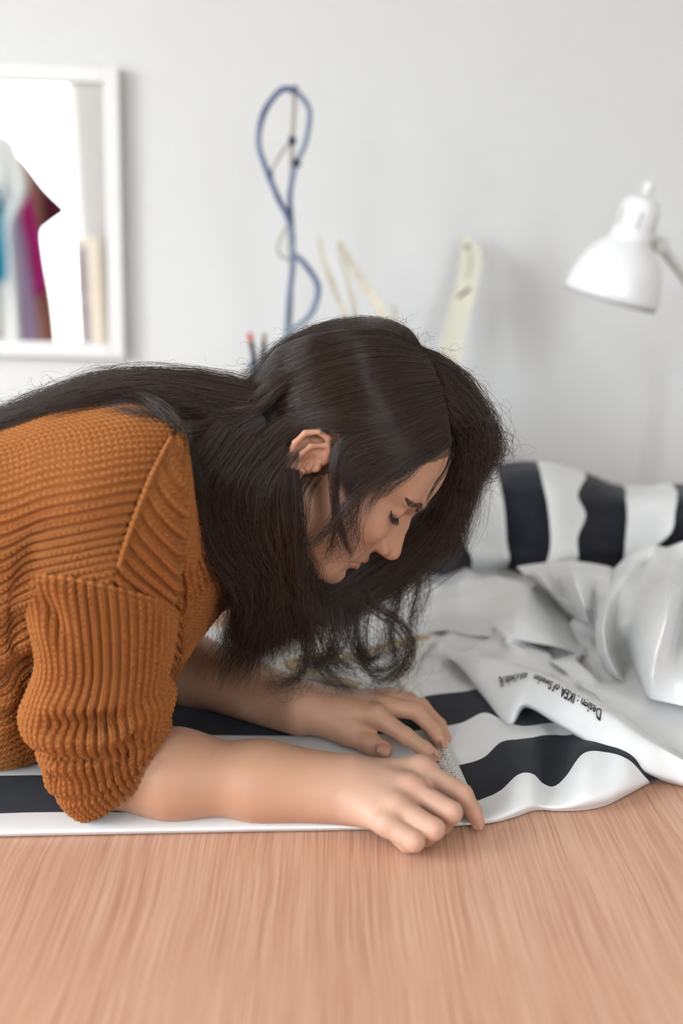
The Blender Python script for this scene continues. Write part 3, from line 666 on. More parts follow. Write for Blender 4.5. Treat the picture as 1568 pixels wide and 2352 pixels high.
# ------------------------------------------------------------------ body: one implicit surface, meshed with surface nets
def dot(a, b): return np.einsum('...i,...i->...', a, b)
class RC:      # tapered capsule
    def __init__(s, a, b, ra, rb):
        s.a, s.b, s.ra, s.rb = np.asarray(a, float), np.asarray(b, float), ra, rb
        s.c = (s.a + s.b) / 2; s.R = np.linalg.norm(s.b - s.a) / 2 + max(ra, rb)
    def d(s, p):
        ba = s.b - s.a; l2 = max(ba @ ba, 1e-12); pa = p - s.a
        t = np.clip(pa @ ba / l2, 0, 1)
        return np.sqrt(((pa - t[..., None] * ba) ** 2).sum(-1)) - (s.ra + (s.rb - s.ra) * t)
class EL:      # ellipsoid with axes (columns of A)
    def __init__(s, c, r, A=None):
        s.c = np.asarray(c, float); s.r = np.asarray(r, float); s.A = np.eye(3) if A is None else np.asarray(A, float); s.R = max(r)
    def d(s, p):
        q_ = (p - s.c) @ s.A; k0 = np.sqrt(((q_ / s.r) ** 2).sum(-1)); k1 = np.sqrt(((q_ / s.r ** 2) ** 2).sum(-1))
        return np.where(k1 > 1e-9, k0 * (k0 - 1) / np.maximum(k1, 1e-9), -s.r.min())
def smin(a, b, k):
    h = np.maximum(k - np.abs(a - b), 0) / k; return np.minimum(a, b) - h * h * k * .25
class Grp:     # primitives blended with k; joined to the rest with kj
    def __init__(s, prims, k, kj, op='u'):
        s.p, s.k, s.kj, s.op = prims, k, kj, op
        cs = np.array([q_.c for q_ in prims]); s.c = cs.mean(0); s.R = max(np.linalg.norm(q_.c - s.c) + q_.R for q_ in prims) + k
    def d(s, p, c, rad):
        out = None
        for q_ in s.p:
            if np.linalg.norm(q_.c - c) - q_.R > rad + s.k + .012: continue
            e = q_.d(p); out = e if out is None else smin(out, e, s.k)
        return out
def field(groups, p, c, rad):
    d = np.full(p.shape[:-1], .02)
    for g in groups:
        if np.linalg.norm(g.c - c) - g.R > rad + g.kj + .012: continue
        e = g.d(p, c, rad)
        if e is None: continue
        if g.op == 'u': d = smin(d, e, g.kj)
        else: d = -smin(-d, e, g.kj)
    return d
def surface_nets(groups, lo, hi, h, B=14):
    """mesh of the zero set inside the box lo..hi"""
    lo = np.asarray(lo, float); n = np.ceil((np.asarray(hi) - lo) / h / B).astype(int)
    ar = np.arange(B + 1); I, J, K = np.meshgrid(ar, ar, ar, indexing='ij'); L = np.stack([I, J, K], -1)
    big = 1 << 20; allid, allpos, quads = [], [], []
    off = np.array([[i, j, k] for i in (0, 1) for j in (0, 1) for k in (0, 1)])
    rad = B * h * .5 * math.sqrt(3)
    key = lambda g: (g[..., 0] * big + g[..., 1]) * big + g[..., 2]
    for bi in range(n[0]):
        for bj in range(n[1]):
            for bk in range(n[2]):
                g0 = np.array([bi, bj, bk]) * B; c = lo + (g0 + B / 2) * h
                if not any(np.linalg.norm(g.c - c) - g.R < rad + .02 for g in groups): continue
                dc = field(groups, c[None], c, 0.03 + rad)[0]
                if abs(dc) > rad * 1.25 + .004: continue
                v = field(groups, lo + (g0 + L) * h, c, rad); ins = v < 0
                if ins.all() or not ins.any(): continue
                cnt = sum(ins[o[0]:B + o[0], o[1]:B + o[1], o[2]:B + o[2]].astype(int) for o in off)
                cells = np.argwhere((cnt > 0) & (cnt < 8))
                if len(cells):
                    acc = np.zeros((len(cells), 3)); num = np.zeros(len(cells))
                    cv = np.stack([v[cells[:, 0] + o[0], cells[:, 1] + o[1], cells[:, 2] + o[2]] for o in off], 1)
                    for a_ in range(8):
                        for b_ in range(a_ + 1, 8):
                            if np.abs(off[a_] - off[b_]).sum() != 1: continue
                            va, vb = cv[:, a_], cv[:, b_]; x = (va < 0) != (vb < 0)
                            t = np.where(x, va / np.where(x, va - vb, 1), 0)
                            acc += np.where(x[:, None], off[a_] + t[:, None] * (off[b_] - off[a_]), 0); num += x
                    allid.append(key(cells + g0)); allpos.append(lo + (cells + g0 + acc / num[:, None]) * h)
                for ax_ in range(3):
                    u_, w_ = (ax_ + 1) % 3, (ax_ + 2) % 3
                    sl = [slice(0, B)] * 3; sl2 = [slice(0, B)] * 3; sl2[ax_] = slice(1, B + 1)
                    A_, C_ = ins[tuple(sl)], ins[tuple(sl2)]
                    e = np.argwhere(A_ != C_)
                    if not len(e): continue
                    flip = A_[tuple(e.T)]; e = e + g0
                    du = np.zeros(3, int); du[u_] = 1; dw = np.zeros(3, int); dw[w_] = 1
                    qd = np.stack([key(e - du - dw), key(e - dw), key(e), key(e - du)], 1)
                    quads.append(np.where(flip[:, None], qd, qd[:, ::-1]))
    ids = np.concatenate(allid); pos = np.concatenate(allpos); qd = np.concatenate(quads)
    order = np.argsort(ids); ids, pos = ids[order], pos[order]
    ix = np.searchsorted(ids, qd); ix = np.clip(ix, 0, len(ids) - 1); ok = (ids[ix] == qd).all(1)
    return pos, ix[ok]
# --- head frame: x to the nose, y to the camera side, z to the crown (cm)
HY = 1.0
HO = at(737, 1068, HY - .07) + np.array([0, .07, 0])
HT = math.radians(42)
HF = np.array([math.cos(HT), 0, -math.sin(HT)]); HU = np.array([math.sin(HT), 0, math.cos(HT)]); HN = np.array([0, -1.0, 0])
HA = np.stack([HF, HN, HU], 1)
def hd(x, y, z): return HO + .01 * (x * HF + y * HN + z * HU)
def hl(p): return (p - HO) @ HA * 100
def hRC(a, b, ra, rb): return RC(hd(*a), hd(*b), ra * .01, rb * .01)
def hEL(c, r, rot=None):
    A = HA if rot is None else HA @ np.array(Matrix.Rotation(rot[1], 3, rot[0]))
    return EL(hd(*c), np.array(r) * .01, A)
G = []
skull = [hEL((1.0, 0, 4.7), (9.7, 7.15, 8.2)), hEL((5.6, 0, 3.9), (5.35, 6.0, 5.4))]
G.append(Grp(skull, .02, .02))
face = [hEL((4.9, 0, -2.2), (5.5, 5.75, 6.4)), hEL((6.5, 0, -4.6), (3.4, 4.3, 4.6))]
G.append(Grp(face, .02, .02))
for s in (1, -1):
    G.append(Grp([hRC((1.3, 4.75 * s, -5.0), (7.6, 1.9 * s, -8.3), 1.55, 1.45)], .01, .018))
    G.append(Grp([hEL((7.0, 4.1 * s, -1.3), (2.5, 1.75, 1.7), ('Y', .3))], .01, .018))
G.append(Grp([hEL((8.7, 0, -8.55), (1.75, 1.7, 1.5))], .01, .012))
for s in (1, -1):
    G.append(Grp([hEL((10.8, 3.3 * s, .95), (1.9, 1.75, 1.1))], .01, .014, 's'))
    G.append(Grp([hRC((10.2, 1.3 * s, 2.55), (8.4, 4.6 * s, 2.95), .72, .58)], .01, .013))
    G.append(Grp([hEL((8.50, 3.3 * s, 1.15), (1.32, 1.5, 1.2))], .01, .005))                      # eyeball under the lid
    G.append(Grp([hRC((9.82, 2.2 * s, .55), (8.1, 4.65 * s, 1.05), .11, .08)], .01, .003))            # lid edge
    G.append(Grp([hRC((10.25, 2.35 * s, .05), (8.75, 4.7 * s, .50), .03, .03)], .01, .0045, 's'))    # crease under the lids
    G.append(Grp([hRC((10.2, 2.2 * s, 2.0), (8.6, 4.5 * s, 2.2)  , .03, .03)], .01, .006, 's'))       # fold over the lid
nose = [hRC((10.55, 0, 1.6), (11.15, 0, -.2), .50, .58), hRC((11.15, 0, -.2), (12.25, 0, -2.75), .58, .72), hEL((12.1, 0, -3.0), (.98, .86, .80)), hEL((10.9, 0, -2.3), (1.5, 1.15, 1.6))]
G.append(Grp(nose, .008, .010))
for s in (1, -1):
    G.append(Grp([hEL((11.0, 1.16 * s, -3.0), (1.0, .72, .78), ('Y', .35))], .01, .0035))
    G.append(Grp([hEL((11.55, .92 * s, -3.62), (.60, .42, .40), ('Y', .35))], .01, .002, 's'))
    G.append(Grp([hRC((10.15, 1.9 * s, -2.35), (9.95, 1.85 * s, -3.6), .12, .12)], .01, .0055, 's'))
G.append(Grp([hEL((8.75, 0, -5.4), (1.75, 2.5, 1.9))], .01, .010))
lipU = [hRC((10.55, .42, -5.32), (9.45, 2.1, -5.80), .50, .26), hRC((10.55, -.42, -5.32), (9.45, -2.1, -5.80), .50, .26)]
lipL = [hRC((10.30, .3, -6.45), (9.35, 1.9, -6.12), .56, .26), hRC((10.30, -.3, -6.45), (9.35, -1.9, -6.12), .56, .26)]
G.append(Grp(lipU, .003, .0035)); G.append(Grp(lipL, .003, .003))
G.append(Grp([hRC((11.15, 0, -5.86), (10.35, 1.4, -5.93), .13, .12), hRC((10.35, 1.4, -5.93), (9.3, 2.6, -6.0), .12, .16), hRC((11.15, 0, -5.86), (10.35, -1.4, -5.93), .13, .12)], .003, .002, 's'))
G.append(Grp([hRC((10.55, .9, -7.35), (10.55, -.9, -7.35), .16, .16)], .01, .007, 's'))
G.append(Grp([hRC((11.0, 0, -4.3), (11.15, 0, -4.9), .16, .18)], .01, .004, 's'))
for s in (1, -1):                                                                                   # ears
    plate = [hEL((-1.55, 6.75 * s, -.1), (1.75, .55, 2.5), ('Y', .35))]
    helix = [(0.1, 6.9, .6), (-.35, 7.3, 1.6), (-1.3, 7.75, 2.45), (-2.4, 8.0, 2.35), (-3.2, 8.05, 1.4), (-3.3, 7.95, .1), (-2.8, 7.75, -1.2), (-2.0, 7.5, -2.2)]
    hx = [hRC((a_[0], a_[1] * s, a_[2]), (b_[0], b_[1] * s, b_[2]), .30, .30) for a_, b_ in zip(helix[:-1], helix[1:])]
    anti = [(-1.2, 7.35, 1.5), (-2.0, 7.6, .8), (-2.15, 7.6, -.3), (-1.75, 7.5, -1.3), (-.95, 7.35, -1.55)]
    an = [hRC((a_[0], a_[1] * s, a_[2]), (b_[0], b_[1] * s, b_[2]), .27, .27) for a_, b_ in zip(anti[:-1], anti[1:])]
    G.append(Grp(plate, .01, .006)); G.append(Grp(hx, .002, .0045)); G.append(Grp(an, .003, .0035))
    G.append(Grp([hEL((-1.35, 7.4 * s, -2.35), (.80, .36, .72))], .01, .005))
    G.append(Grp([hEL((-.15, 7.15 * s, -.45), (.42, .42, .5))], .01, .003))
    G.append(Grp([hEL((-1.0, 7.6 * s, -.35), (.62, .75, .75))], .01, .003, 's'))
# --- neck and trunk
NB = at(455, 1105, 1.0)
G.append(Grp([RC(hd(-2.2, 0, -2.0), NB, .050, .048), RC(hd(1.0, 0, -4.5), at(480, 1170, 1.0), .038, .042)], .02, .022))
trunk = [RC(at(320, 1160, 1.0), at(-420, 1340, 1.0), .085, .105), RC(at(280, 1180, .945), at(-420, 1350, .945), .08, .10), RC(at(280, 1180, 1.055), at(-420, 1350, 1.055), .08, .10)]
G.append(Grp(trunk, .03, .04))
SH = {-1: at(255, 1195, .885), 1: at(255, 1195, .885) * [1, 0, 1] + [0, 1.125, 0]}
G.append(Grp([RC(at(330, 1110, 1.0), SH[-1], .058, .056), RC(at(330, 1110, 1.0), SH[1], .058, .056)], .02, .03))
# --- arms
eN = att(218, 1795, .043); eN[1] = .878; eF = np.array([-.27, 1.19, TZ + .046])
wN = att(802, 1812, .034); wF = att(690, 1626, .036)
mid_n = att(400, 1778, .042); mid_n2 = att(600, 1795, .036)
G.append(Grp([RC(SH[-1], eN + [-.012, .004, .008], .054, .040), RC(eN, mid_n, .0385, .0395), RC(mid_n, mid_n2, .0395, .0325), RC(mid_n2, wN, .0325, .0245),
              RC(mid_n2 + [0, .006, .003], wN + [-.004, .010, .004], .026, .0205), RC(mid_n2 + [0, -.004, -.004], wN + [-.004, -.010, -.005], .026, .0200)], .02, .02))
mf = eF * .62 + wF * .38
G.append(Grp([RC(SH[1], eF + [0, 0, .01], .054, .040), RC(eF, mf, .040, .0385), RC(mf, wF, .0385, .0245), RC(mf, wF + [0, -.008, -.003], .03, .0205), RC(mf, wF + [0, .008, .002], .03, .0205)], .02, .02))
# --- hands
NAIL = []
def finger(pts, rad, k=.004, kj=.006):
    P = [att(*p) for p in pts]
    G.append(Grp([RC(a_, b_, ra, rb) for a_, b_, ra, rb in zip(P[:-1], P[1:], rad[:-1], rad[1:])], k, kj)); return P
wn = wN
mc = [(966, 1768, .044), (943, 1811, .0425), (911, 1854, .036), (887, 1893, .0265)]
for (m_, r, o) in zip(mc, (.0118, .0118, .0112, .0108), ((.004, .010, .006), (.004, .004, .005), (.003, -.004, 0), (.002, -.010, -.005))):
    G.append(Grp([RC(wN + np.array(o), att(*m_), .0165, r)], .006, .013))
G.append(Grp([EL(att(884, 1826, .030), (.043, .034, .0205))], .006, .014))
FN = {}
FN['i'] = finger([(966, 1768, .044), (1062, 1824, .029), (1085, 1862, .018), (1097, 1890, .0085)], [.0112, .0092, .0080, .0066])
FN['m'] = finger([(943, 1811, .0425), (1036, 1866, .0300), (1016, 1893, .0120), (985, 1890, .0090)], [.0114, .0100, .0088, .0080], .003, .003)
FN['r'] = finger([(911, 1854, .036), (996, 1904, .0255), (978, 1921, .0105), (950, 1910, .0085)], [.0112, .0098, .0085, .0078], .003, .003)
FN['p'] = finger([(887, 1893, .0265), (950, 1932, .0190), (935, 1937, .0095), (915, 1925, .008)], [.0106, .0094, .0082, .0072], .003, .003)
finger([(845, 1796, .030), (905, 1795, .022), (980, 1812, .0165), (1035, 1838, .0115)], [.016, .0125, .0105, .0085])
for (x, y, z, r) in ((966, 1760, .0475, .0095), (943, 1804, .0455, .0085), (911, 1848, .0390, .0078), (887, 1888, .0295, .0070)):
    G.append(Grp([EL(att(x, y, z), (r * 1.1, r, r * .8))], .004, .010))                              # knuckles
for (a_, b_) in (((985, 1778, .0520), (992, 1800, .0500)), ((955, 1832, .0510), (963, 1850, .0480)), ((925, 1872, .0420), (930, 1890, .0390))):
    G.append(Grp([RC(att(*a_), att(*b_), .0018, .0018)], .004, .008, 's'))
# far hand
fc = [(862, 1643, .043), (880, 1622, .045), (892, 1608, .041), (890, 1600, .033)]
for (m_, r, o) in zip(fc, (.0118, .0118, .0112, .0105), ((.003, -.008, .004), (.003, -.002, .006), (.003, .005, .004), (.002, .011, -.002))):
    G.append(Grp([RC(wF + np.array(o), att(*m_), .0165, r)], .006, .013))
finger([(862, 1643, .043), (930, 1690, .0285), (974, 1720, .0165), (1001, 1739, .0085)], [.0112, .0090, .0078, .0064])
finger([(880, 1622, .045), (955, 1634, .0370), (1000, 1682, .0200), (1014, 1712, .0088)], [.0112, .0094, .0082, .0066])
finger([(892, 1608, .041), (968, 1624, .0330), (1008, 1666, .0180), (1023, 1695, .0085)], [.0108, .0090, .0078, .0064])
finger([(890, 1600, .033), (940, 1606, .0270), (972, 1628, .0150), (986, 1643, .0085)], [.0100, .0080, .0070, .0060])
TH = finger([(735, 1650, .030), (800, 1686, .0215), (850, 1709, .0155), (882, 1722, .0120)], [.0175, .0125, .0108, .0092], .006, .010)
G.append(Grp([EL(att(790, 1650, .030), (.040, .024, .014))], .006, .014))
G.append(Grp([RC(att(800, 1660, .026), att(845, 1668, .026), .010, .006)], .006, .010))                # web of the thumb

hp = [np.array(hd(0, 0, 0))]
bx = lambda ps, m: (np.min(ps, 0) - m, np.max(ps, 0) + m)
parts = []
lo, hi = bx([hd(14, 9, 14), hd(14, -9, -11), hd(-10, 9, 14), hd(-10, -9, -11), hd(14, 0, -11), hd(-10, 0, 14)], .004); lo[0] = at(515, 1100, 1.0)[0]
parts.append(surface_nets(G, lo, hi, .00145))
XC = att(300, 1780, .04)[0]
lo2, hi2 = np.array([XC, .77, TZ + .0005]), np.array([.17, 1.25, TZ + .105])
parts.append(surface_nets(G, lo2, hi2, .00145))
# coarser under the clothes: trunk and upper arms, cut at the same planes
pos, qd = surface_nets(G, np.array([-.75, .70, TZ + .0005]), np.array([lo[0] + .03, 1.40, TZ + .46]), .005)
cen = pos[qd].mean(1); keep = ~((cen[:, 0] > XC + .004) & (cen[:, 2] < hi2[2] - .004) & (cen[:, 0] < .2)) & ~((cen[:, 0] > lo[0] + .002) & (cen[:, 2] > hi2[2]))
parts.append((pos, qd[keep]))
V = np.concatenate([p[0] for p in parts]); offs = np.cumsum([0] + [len(p[0]) for p in parts[:-1]])
F = np.concatenate([p[1] + o for p, o in zip(parts, offs)])
V[:, 2] = np.maximum(V[:, 2], TZ + .0014)
M['skin'] = mat_new('skin', (.6, .36, .25), .47, spec=.35)
n = NT(M['skin'])
ca = n.t.nodes.new('ShaderNodeVertexColor'); ca.layer_name = 'tone'
fine = n.noise(n.coords('Object'), 90, 4); blot = n.noise(n.coords('Object'), 14, 3)
tone = n.mix(.16, ca.outputs['Color'], n.ramp(blot, [(.35, (.58, .30, .20)), (.65, (.50, .31, .20))]))
n.l(tone, n.b.inputs['Base Color'])
n.b.inputs['Subsurface Weight'].default_value = .06; n.b.inputs['Subsurface Radius'].default_value = (.010, .004, .002); n.b.inputs['Subsurface Scale'].default_value = .5
n.l(n.bump(n.math('ADD', n.noise(n.coords('Object'), 420, 3), n.math('MULTIPLY', fine, .6)), .22, .0006), n.b.inputs['Normal'])
person = empty('person', (-.70, 1.0, 0), 'woman in a rust knit sweater leaning over the table measuring fabric', 'person')
body = mesh_obj('body', V, F, M['skin'], person)
# colour of the skin: lips, cheeks, nails, brows, scalp, finger tips
def soft(d, r0, r1): return np.clip((r1 - d) / (r1 - r0), 0, 1)
base = np.tile(np.array([.50, .272, .168]), (len(V), 1)); Q = hl(V)
def tint(mask, col):
    global base
    base = base * (1 - mask[:, None]) + np.array(col) * mask[:, None]
inhead = (np.abs(Q) < 16).all(1)
ay = np.abs(Q[:, 1])
tint(soft(np.sqrt((Q[:, 0] - 8.2)**2 + (ay - 4.6)**2 + (Q[:, 2] + 2.4)**2), .5, 3.0) * .45 * inhead, (.60, .26, .17))
tint(soft(np.sqrt((Q[:, 0] - 12)**2 + ay**2 * .6 + (Q[:, 2] + 3.0)**2), .6, 2.2) * .5 * inhead, (.60, .25, .17))
dl = np.full(len(V), 9.0)
for pr in lipU + lipL: dl = np.minimum(dl, pr.d(V) * 100)
tint(soft(dl, .03, .14) * inhead * (Q[:, 0] > 9.2) * .9, (.40, .125, .105))
ear_m = inhead * (ay > 6.75) * (Q[:, 0] < .3) * (Q[:, 0] > -4) * (np.abs(Q[:, 2]) < 3.4); tint(ear_m * .45, (.60, .23, .14))
mole = np.linalg.norm(V - hd(10.2, 1.75, -4.45), axis=1); tint(soft(mole, .0008, .0022) * .8, (.16, .06, .04))
tint(soft(np.linalg.norm(V - att(935, 1850, .03), axis=1), .045, .105) * .55, (.60, .385, .285))  # paler tone around the near hand
# scalp under the hair
hair_line = np.interp(Q[:, 2], [-6, -2.5, 1.0, 3.0, 5.0, 6.6, 8.2, 10], [-1.5, -.2, 2.2, 4.6, 6.2, 7.6, 9.0, 12])
scalp = inhead * (Q[:, 0] < hair_line) * ((ay > 3) | (Q[:, 2] > 6.3)) * (Q[:, 2] > -4) * (1 - ear_m)
tint(scalp * .92, (.020, .013, .011))
for tip in ((1097, 1890, .0085), (1001, 1739, .0085), (1014, 1712, .0088), (1023, 1695, .0085), (986, 1643, .0085), (882, 1722, .012)):
    tint(soft(np.linalg.norm(V - att(*tip), axis=1), .006, .016) * .6, (.60, .25, .18))
for kn in ((1062, 1824, .034), (1036, 1866, .036), (996, 1904, .031), (950, 1932, .026), (930, 1690, .034), (955, 1634, .042), (966, 1760, .05), (943, 1804, .05)):
    tint(soft(np.linalg.norm(V - att(*kn), axis=1), .004, .013) * .25, (.62, .28, .20))
la = body.data.color_attributes.new('tone', 'FLOAT_COLOR', 'POINT')
la.data.foreach_set('color', np.concatenate([base, np.ones((len(V), 1))], 1).astype(np.float32).ravel())
# nails
M['nail'] = mat_new('finger_nail', (.50, .262, .18), .38)
def nail(pt, d, up, w, l):
    c = att(*pt); d = normalize(np.asarray(d, float)); up = normalize(np.asarray(up, float) - (np.asarray(up, float) @ d) * d); sd = np.cross(d, up)
    g = []
    for i in range(9):
        for j in range(9):
            a_, b_ = (i / 8 - .5) * 2, (j / 8 - .5) * 2; ww = w * (1 - .22 * max(b_, 0)**2) * (1 - .25 * max(-b_, 0)**3)
            g.append(c + sd * a_ * ww + d * b_ * l + up * (.0004 - .55 * w * (a_**2) * .55 - .0006 * b_**2))
    o = mesh_obj('nail', g, grid_faces(9, 9), M['nail'], body); m = o.modifiers.new('thickness', 'SOLIDIFY'); m.thickness = .0006; m.offset = 0
def wd(a_, b_): return att(*b_) - att(*a_)
nail((881, 1720, .0205), wd((850, 1709, .0155), (882, 1722, .012)), (0.05, -.55, .85), .0062, .0072)
nail((1103, 1894, .0135), wd((1085, 1862, .018), (1097, 1890, .0085)), (.75, -.2, .55), .0034, .0044)
nail((1005, 1735, .0145), wd((974, 1720, .0165), (1001, 1739, .0085)), (.45, .1, .8), .0033, .0042)
nail((1018, 1709, .0150), wd((1000, 1682, .02), (1014, 1712, .0088)), (.7, .1, .65), .0033, .0042)
# closed eyelashes and brows as fine tapered hairs
M['lash'] = mat_new('dark_lash', (.022, .013, .010), .6)
def hairs(name, roots, tips, r, parent, bend):
    vs, fs = [], []; k = 0
    for a_, b_ in zip(roots, tips):
        pth = [a_, (a_ + b_) / 2 + bend, b_]; v, f = tube(cr(pth, 5), [r, r * .9, r * .7, r * .45, r * .15], 3, False)
        vs.append(v); fs += [tuple(i + k for i in q_) for q_ in f]; k += len(v)
    return tag(mesh_obj(name, np.concatenate(vs), fs, M['lash'], parent), kind='stuff')
rs = np.random.RandomState(4)
def proj(P, off=0.0):
    """push head-local points (cm) onto the face surface; returns points and normals"""
    w = HO + .01 * np.asarray(P, float) @ HA.T; c = w.mean(0); rad = np.linalg.norm(w - c, axis=1).max() + .012
    for _ in range(8):
        e = 4e-4; f0 = field(G, w, c, rad)
        gr = np.stack([field(G, w + e * np.eye(3)[i], c, rad) - f0 for i in range(3)], -1) / e
        w = w - gr * ((f0 - off) / np.maximum((gr ** 2).sum(-1), .05))[:, None]
    return w, normalize(gr)
t = np.linspace(0, 1, 70)
lr, ln = proj(np.stack([9.85 - 1.75 * t, 2.2 + 2.45 * t, .50 + .52 * t], -1))
lt = lr + .01 * (HF * (.50 + .1 * rs.rand(70, 1)) - HU * (.40 + .12 * rs.rand(70, 1)) + HN * (.15 + .35 * t[:, None])) * (.75 + .5 * rs.rand(70, 1))
hairs('eyelashes', lr, lt, .00024, body, np.array([0, 0, -.0012]))
t = rs.rand(300); j = rs.uniform(-1, 1, 300)
hw = np.interp(t, [0, .25, .7, 1], [.22, .22, .15, .05])
x, y, z = np.interp(t, [0, .5, 1], [10.7, 9.8, 8.3]), np.interp(t, [0, .5, 1], [1.35, 3.1, 5.0]), np.interp(t, [0, .5, 1], [2.55, 3.2, 3.05])
a_, na = proj(np.stack([x, y, z + j * hw], -1), .0001)
b_, nb_ = proj(np.stack([x - .65, y + .6, z + j * hw * .5 + np.interp(t, [0, .4, 1], [.55, .25, -.05])], -1), .0003)
dv = normalize(b_ - a_); b_ = a_ + dv * .0055 + na * .0009
hairs('eyebrow', a_, b_, .00016, body, na.mean(0) * .0005)
# ------------------------------------------------------------------ rust ribbed sweater
M['knit'] = mat_new('rust_knit_wool', (.47, .165, .045), .92, spec=.15)
n = NT(M['knit']); n.b.inputs['Sheen Weight'].default_value = .08; n.b.inputs['Sheen Roughness'].default_value = .5
n.b.inputs['Sheen Tint'].default_value = (.9, .6, .4, 1)
n.l(n.mix(n.noise(n.coords('Object'), 240, 2), (.315, .105, .027), (.405, .148, .042)), n.b.inputs['Base Color'])
PITCH_R, STITCH = .0104, .0056
def knit(c, a, amp):
    """columns of V stitches (two slanted legs) between deep furrows with a faint row of purl beads"""
    f = c - np.floor(c); m = np.clip(np.abs(f - .35) / .35, 0, 1)
    along = np.abs(np.cos(np.pi * (a - 1.05 * m))) ** .6
    h1 = .56 * (1 - m ** 7) + .44 * np.sin(np.pi * m ** .85) ** .5 * along * (1 - m ** 9)
    g = np.clip((f - .76) / .18, 0, 1); h2 = .20 * np.sin(np.pi * g) * np.abs(np.cos(np.pi * a))
    return amp * (np.where(f < .70, h1, h2) - .8)
def grid_normals(P, wrap):
    du = (np.roll(P, -1, 1) - np.roll(P, 1, 1)) if wrap else np.gradient(P, axis=1)
    return normalize(np.cross(du, np.gradient(P, axis=0)))
def arclen(P, axis):
    d = np.linalg.norm(np.diff(P, axis=axis), axis=-1); z_ = np.zeros_like(np.take(d, [0], axis)); return np.concatenate([z_, np.cumsum(d, axis)], axis)
MY = 1.0
def ringpts(six):
    N_ = [at(*p) for p in six]; far = [np.array([p[0], 2 * MY - p[1], p[2]]) for p in N_[1:5]][::-1]
    return np.array(N_ + far)          # top, near..., bottom, far...
RINGS = [
 [(-780, 1090, 1.0), (-780, 1120, .90), (-780, 1280, .85), (-780, 1460, .85), (-780, 1620, .89), (-780, 1700, 1.0)],
 [(-420, 1050, 1.0), (-420, 1090, .88), (-420, 1270, .825), (-420, 1500, .83), (-420, 1690, .88), (-420, 1775, .99)],
 [(-150, 1012, 1.0), (-150, 1062, .88), (-150, 1240, .815), (-150, 1470, .835), (-140, 1675, .88), (-140, 1775, .98)],
 [(0, 978, 1.0), (0, 1042, .885), (0, 1215, .81), (-5, 1440, .845), (0, 1650, .885), (0, 1765, .96)],
 [(120, 936, 1.0), (108, 1008, .885), (92, 1180, .803), (40, 1390, .835), (60, 1600, .895), (110, 1735, .96)],
 [(220, 914, 1.0), (208, 990, .885), (190, 1160, .797), (150, 1360, .812), (150, 1550, .905), (220, 1690, .97)],
 [(300, 906, 1.0), (300, 975, .89), (288, 1140, .806), (268, 1335, .806), (290, 1500, .90), (330, 1620, .97)],
 [(358, 911, 1.0), (370, 975, .90), (385, 1130, .830), (380, 1330, .828), (370, 1460, .895), (400, 1560, .97)],
 [(395, 925, 1.0), (416, 980, .915), (437, 1130, .865), (440, 1290, .862), (430, 1420, .90), (430, 1510, .96)],
 [(404, 932, 1.0), (425, 985, .930), (443, 1120, .900), (452, 1270, .900), (450, 1395, .925), (465, 1460, .975)],
 [(402, 934, 1.0), (421, 985, .945), (446, 1100, .925), (476, 1230, .930), (502, 1345, .955), (518, 1392, 1.0)]]
RG = np.array([ringpts(r) for r in RINGS])
tv = np.concatenate([np.linspace(0, 3, 60)[:-1], np.linspace(3, 10, 360)])
uu = np.concatenate([np.linspace(0, 5, 1080)[:-1], np.linspace(5, 10, 120)[:-1]])
S0 = np.swapaxes(crp(np.swapaxes(cr(RG, tv), 0, 1), uu), 0, 1)             # (v, u, 3)
def folds(P, lst):
    d = np.zeros(P.shape[:2])
    for (a_, b_, w, h) in lst:
        A_, B_ = at(*a_), at(*b_); ba = B_ - A_; t = np.clip((P - A_) @ ba / (ba @ ba), 0, 1)
        q_ = P - A_ - t[..., None] * ba; r2 = (q_ ** 2).sum(-1); d += h * np.exp(-r2 / (2 * w * w)) * np.sin(np.pi * np.clip(t * .9 + .05, 0, 1)) ** .5
    return d
Nn = grid_normals(S0, True)
if (Nn[200, 540] @ np.array([0, -1.0, 0])) < 0: Nn = -Nn
FOLD = [((-10, 1440, .83), (95, 1330, .82), .011, .010), ((0, 1530, .85), (80, 1450, .85), .010, .010), ((0, 1620, .87), (80, 1560, .88), .010, .009),
        ((45, 1385, .81), (60, 1235, .80), .008, -.006), ((-10, 1480, .84), (85, 1390, .83), .007, -.007), ((0, 1575, .86), (80, 1505, .87), .007, -.007), ((0, 1690, .88), (80, 1640, .9), .009, .008),
        ((405, 1280, .85), (415, 1420, .88), .006, -.012), ((385, 1300, .83), (400, 1420, .87), .008, .006)]
S1 = S0 + Nn * folds(S0, FOLD)[..., None]
ref = arclen(S1[59:200:10], 1).mean(0)                                             # rib spacing taken round the chest
cc = np.broadcast_to(ref / PITCH_R, S1.shape[:2]); aa = arclen(S1, 0) / STITCH
A0, B0 = at(398, 1005, .90), at(268, 1312, .80)
X, Z = S1[..., 0], S1[..., 2]
side = (X - A0[0]) * (B0[2] - A0[2]) - (Z - A0[2]) * (B0[0] - A0[0])         # sign: which side of the shoulder seam
sd = side / np.hypot(B0[0] - A0[0], B0[2] - A0[2])
front = (sd < 0) & (tv[:, None] > 5) & (uu[None] < 4.6)
dirn = np.array([.50, -.866]); prp = np.array([.866, .50])
cf = (X * prp[0] + Z * prp[1]) / PITCH_R; af = (X * dirn[0] + Z * dirn[1]) / STITCH
near = (uu[None] < 5.05) & (tv[:, None] > -1)
aa = np.where(tv[:, None] > 2.6, aa, .25)                                   # plain ribs where the rows lie far apart
amp = np.where(near, .0070, .0)
edge = front & (tv[:, None] > 7.75)                                          # ribs follow the edge of the yoke where it turns away
ce_, ae_ = arclen(S1, 0) / PITCH_R, arclen(S1, 1) / STITCH
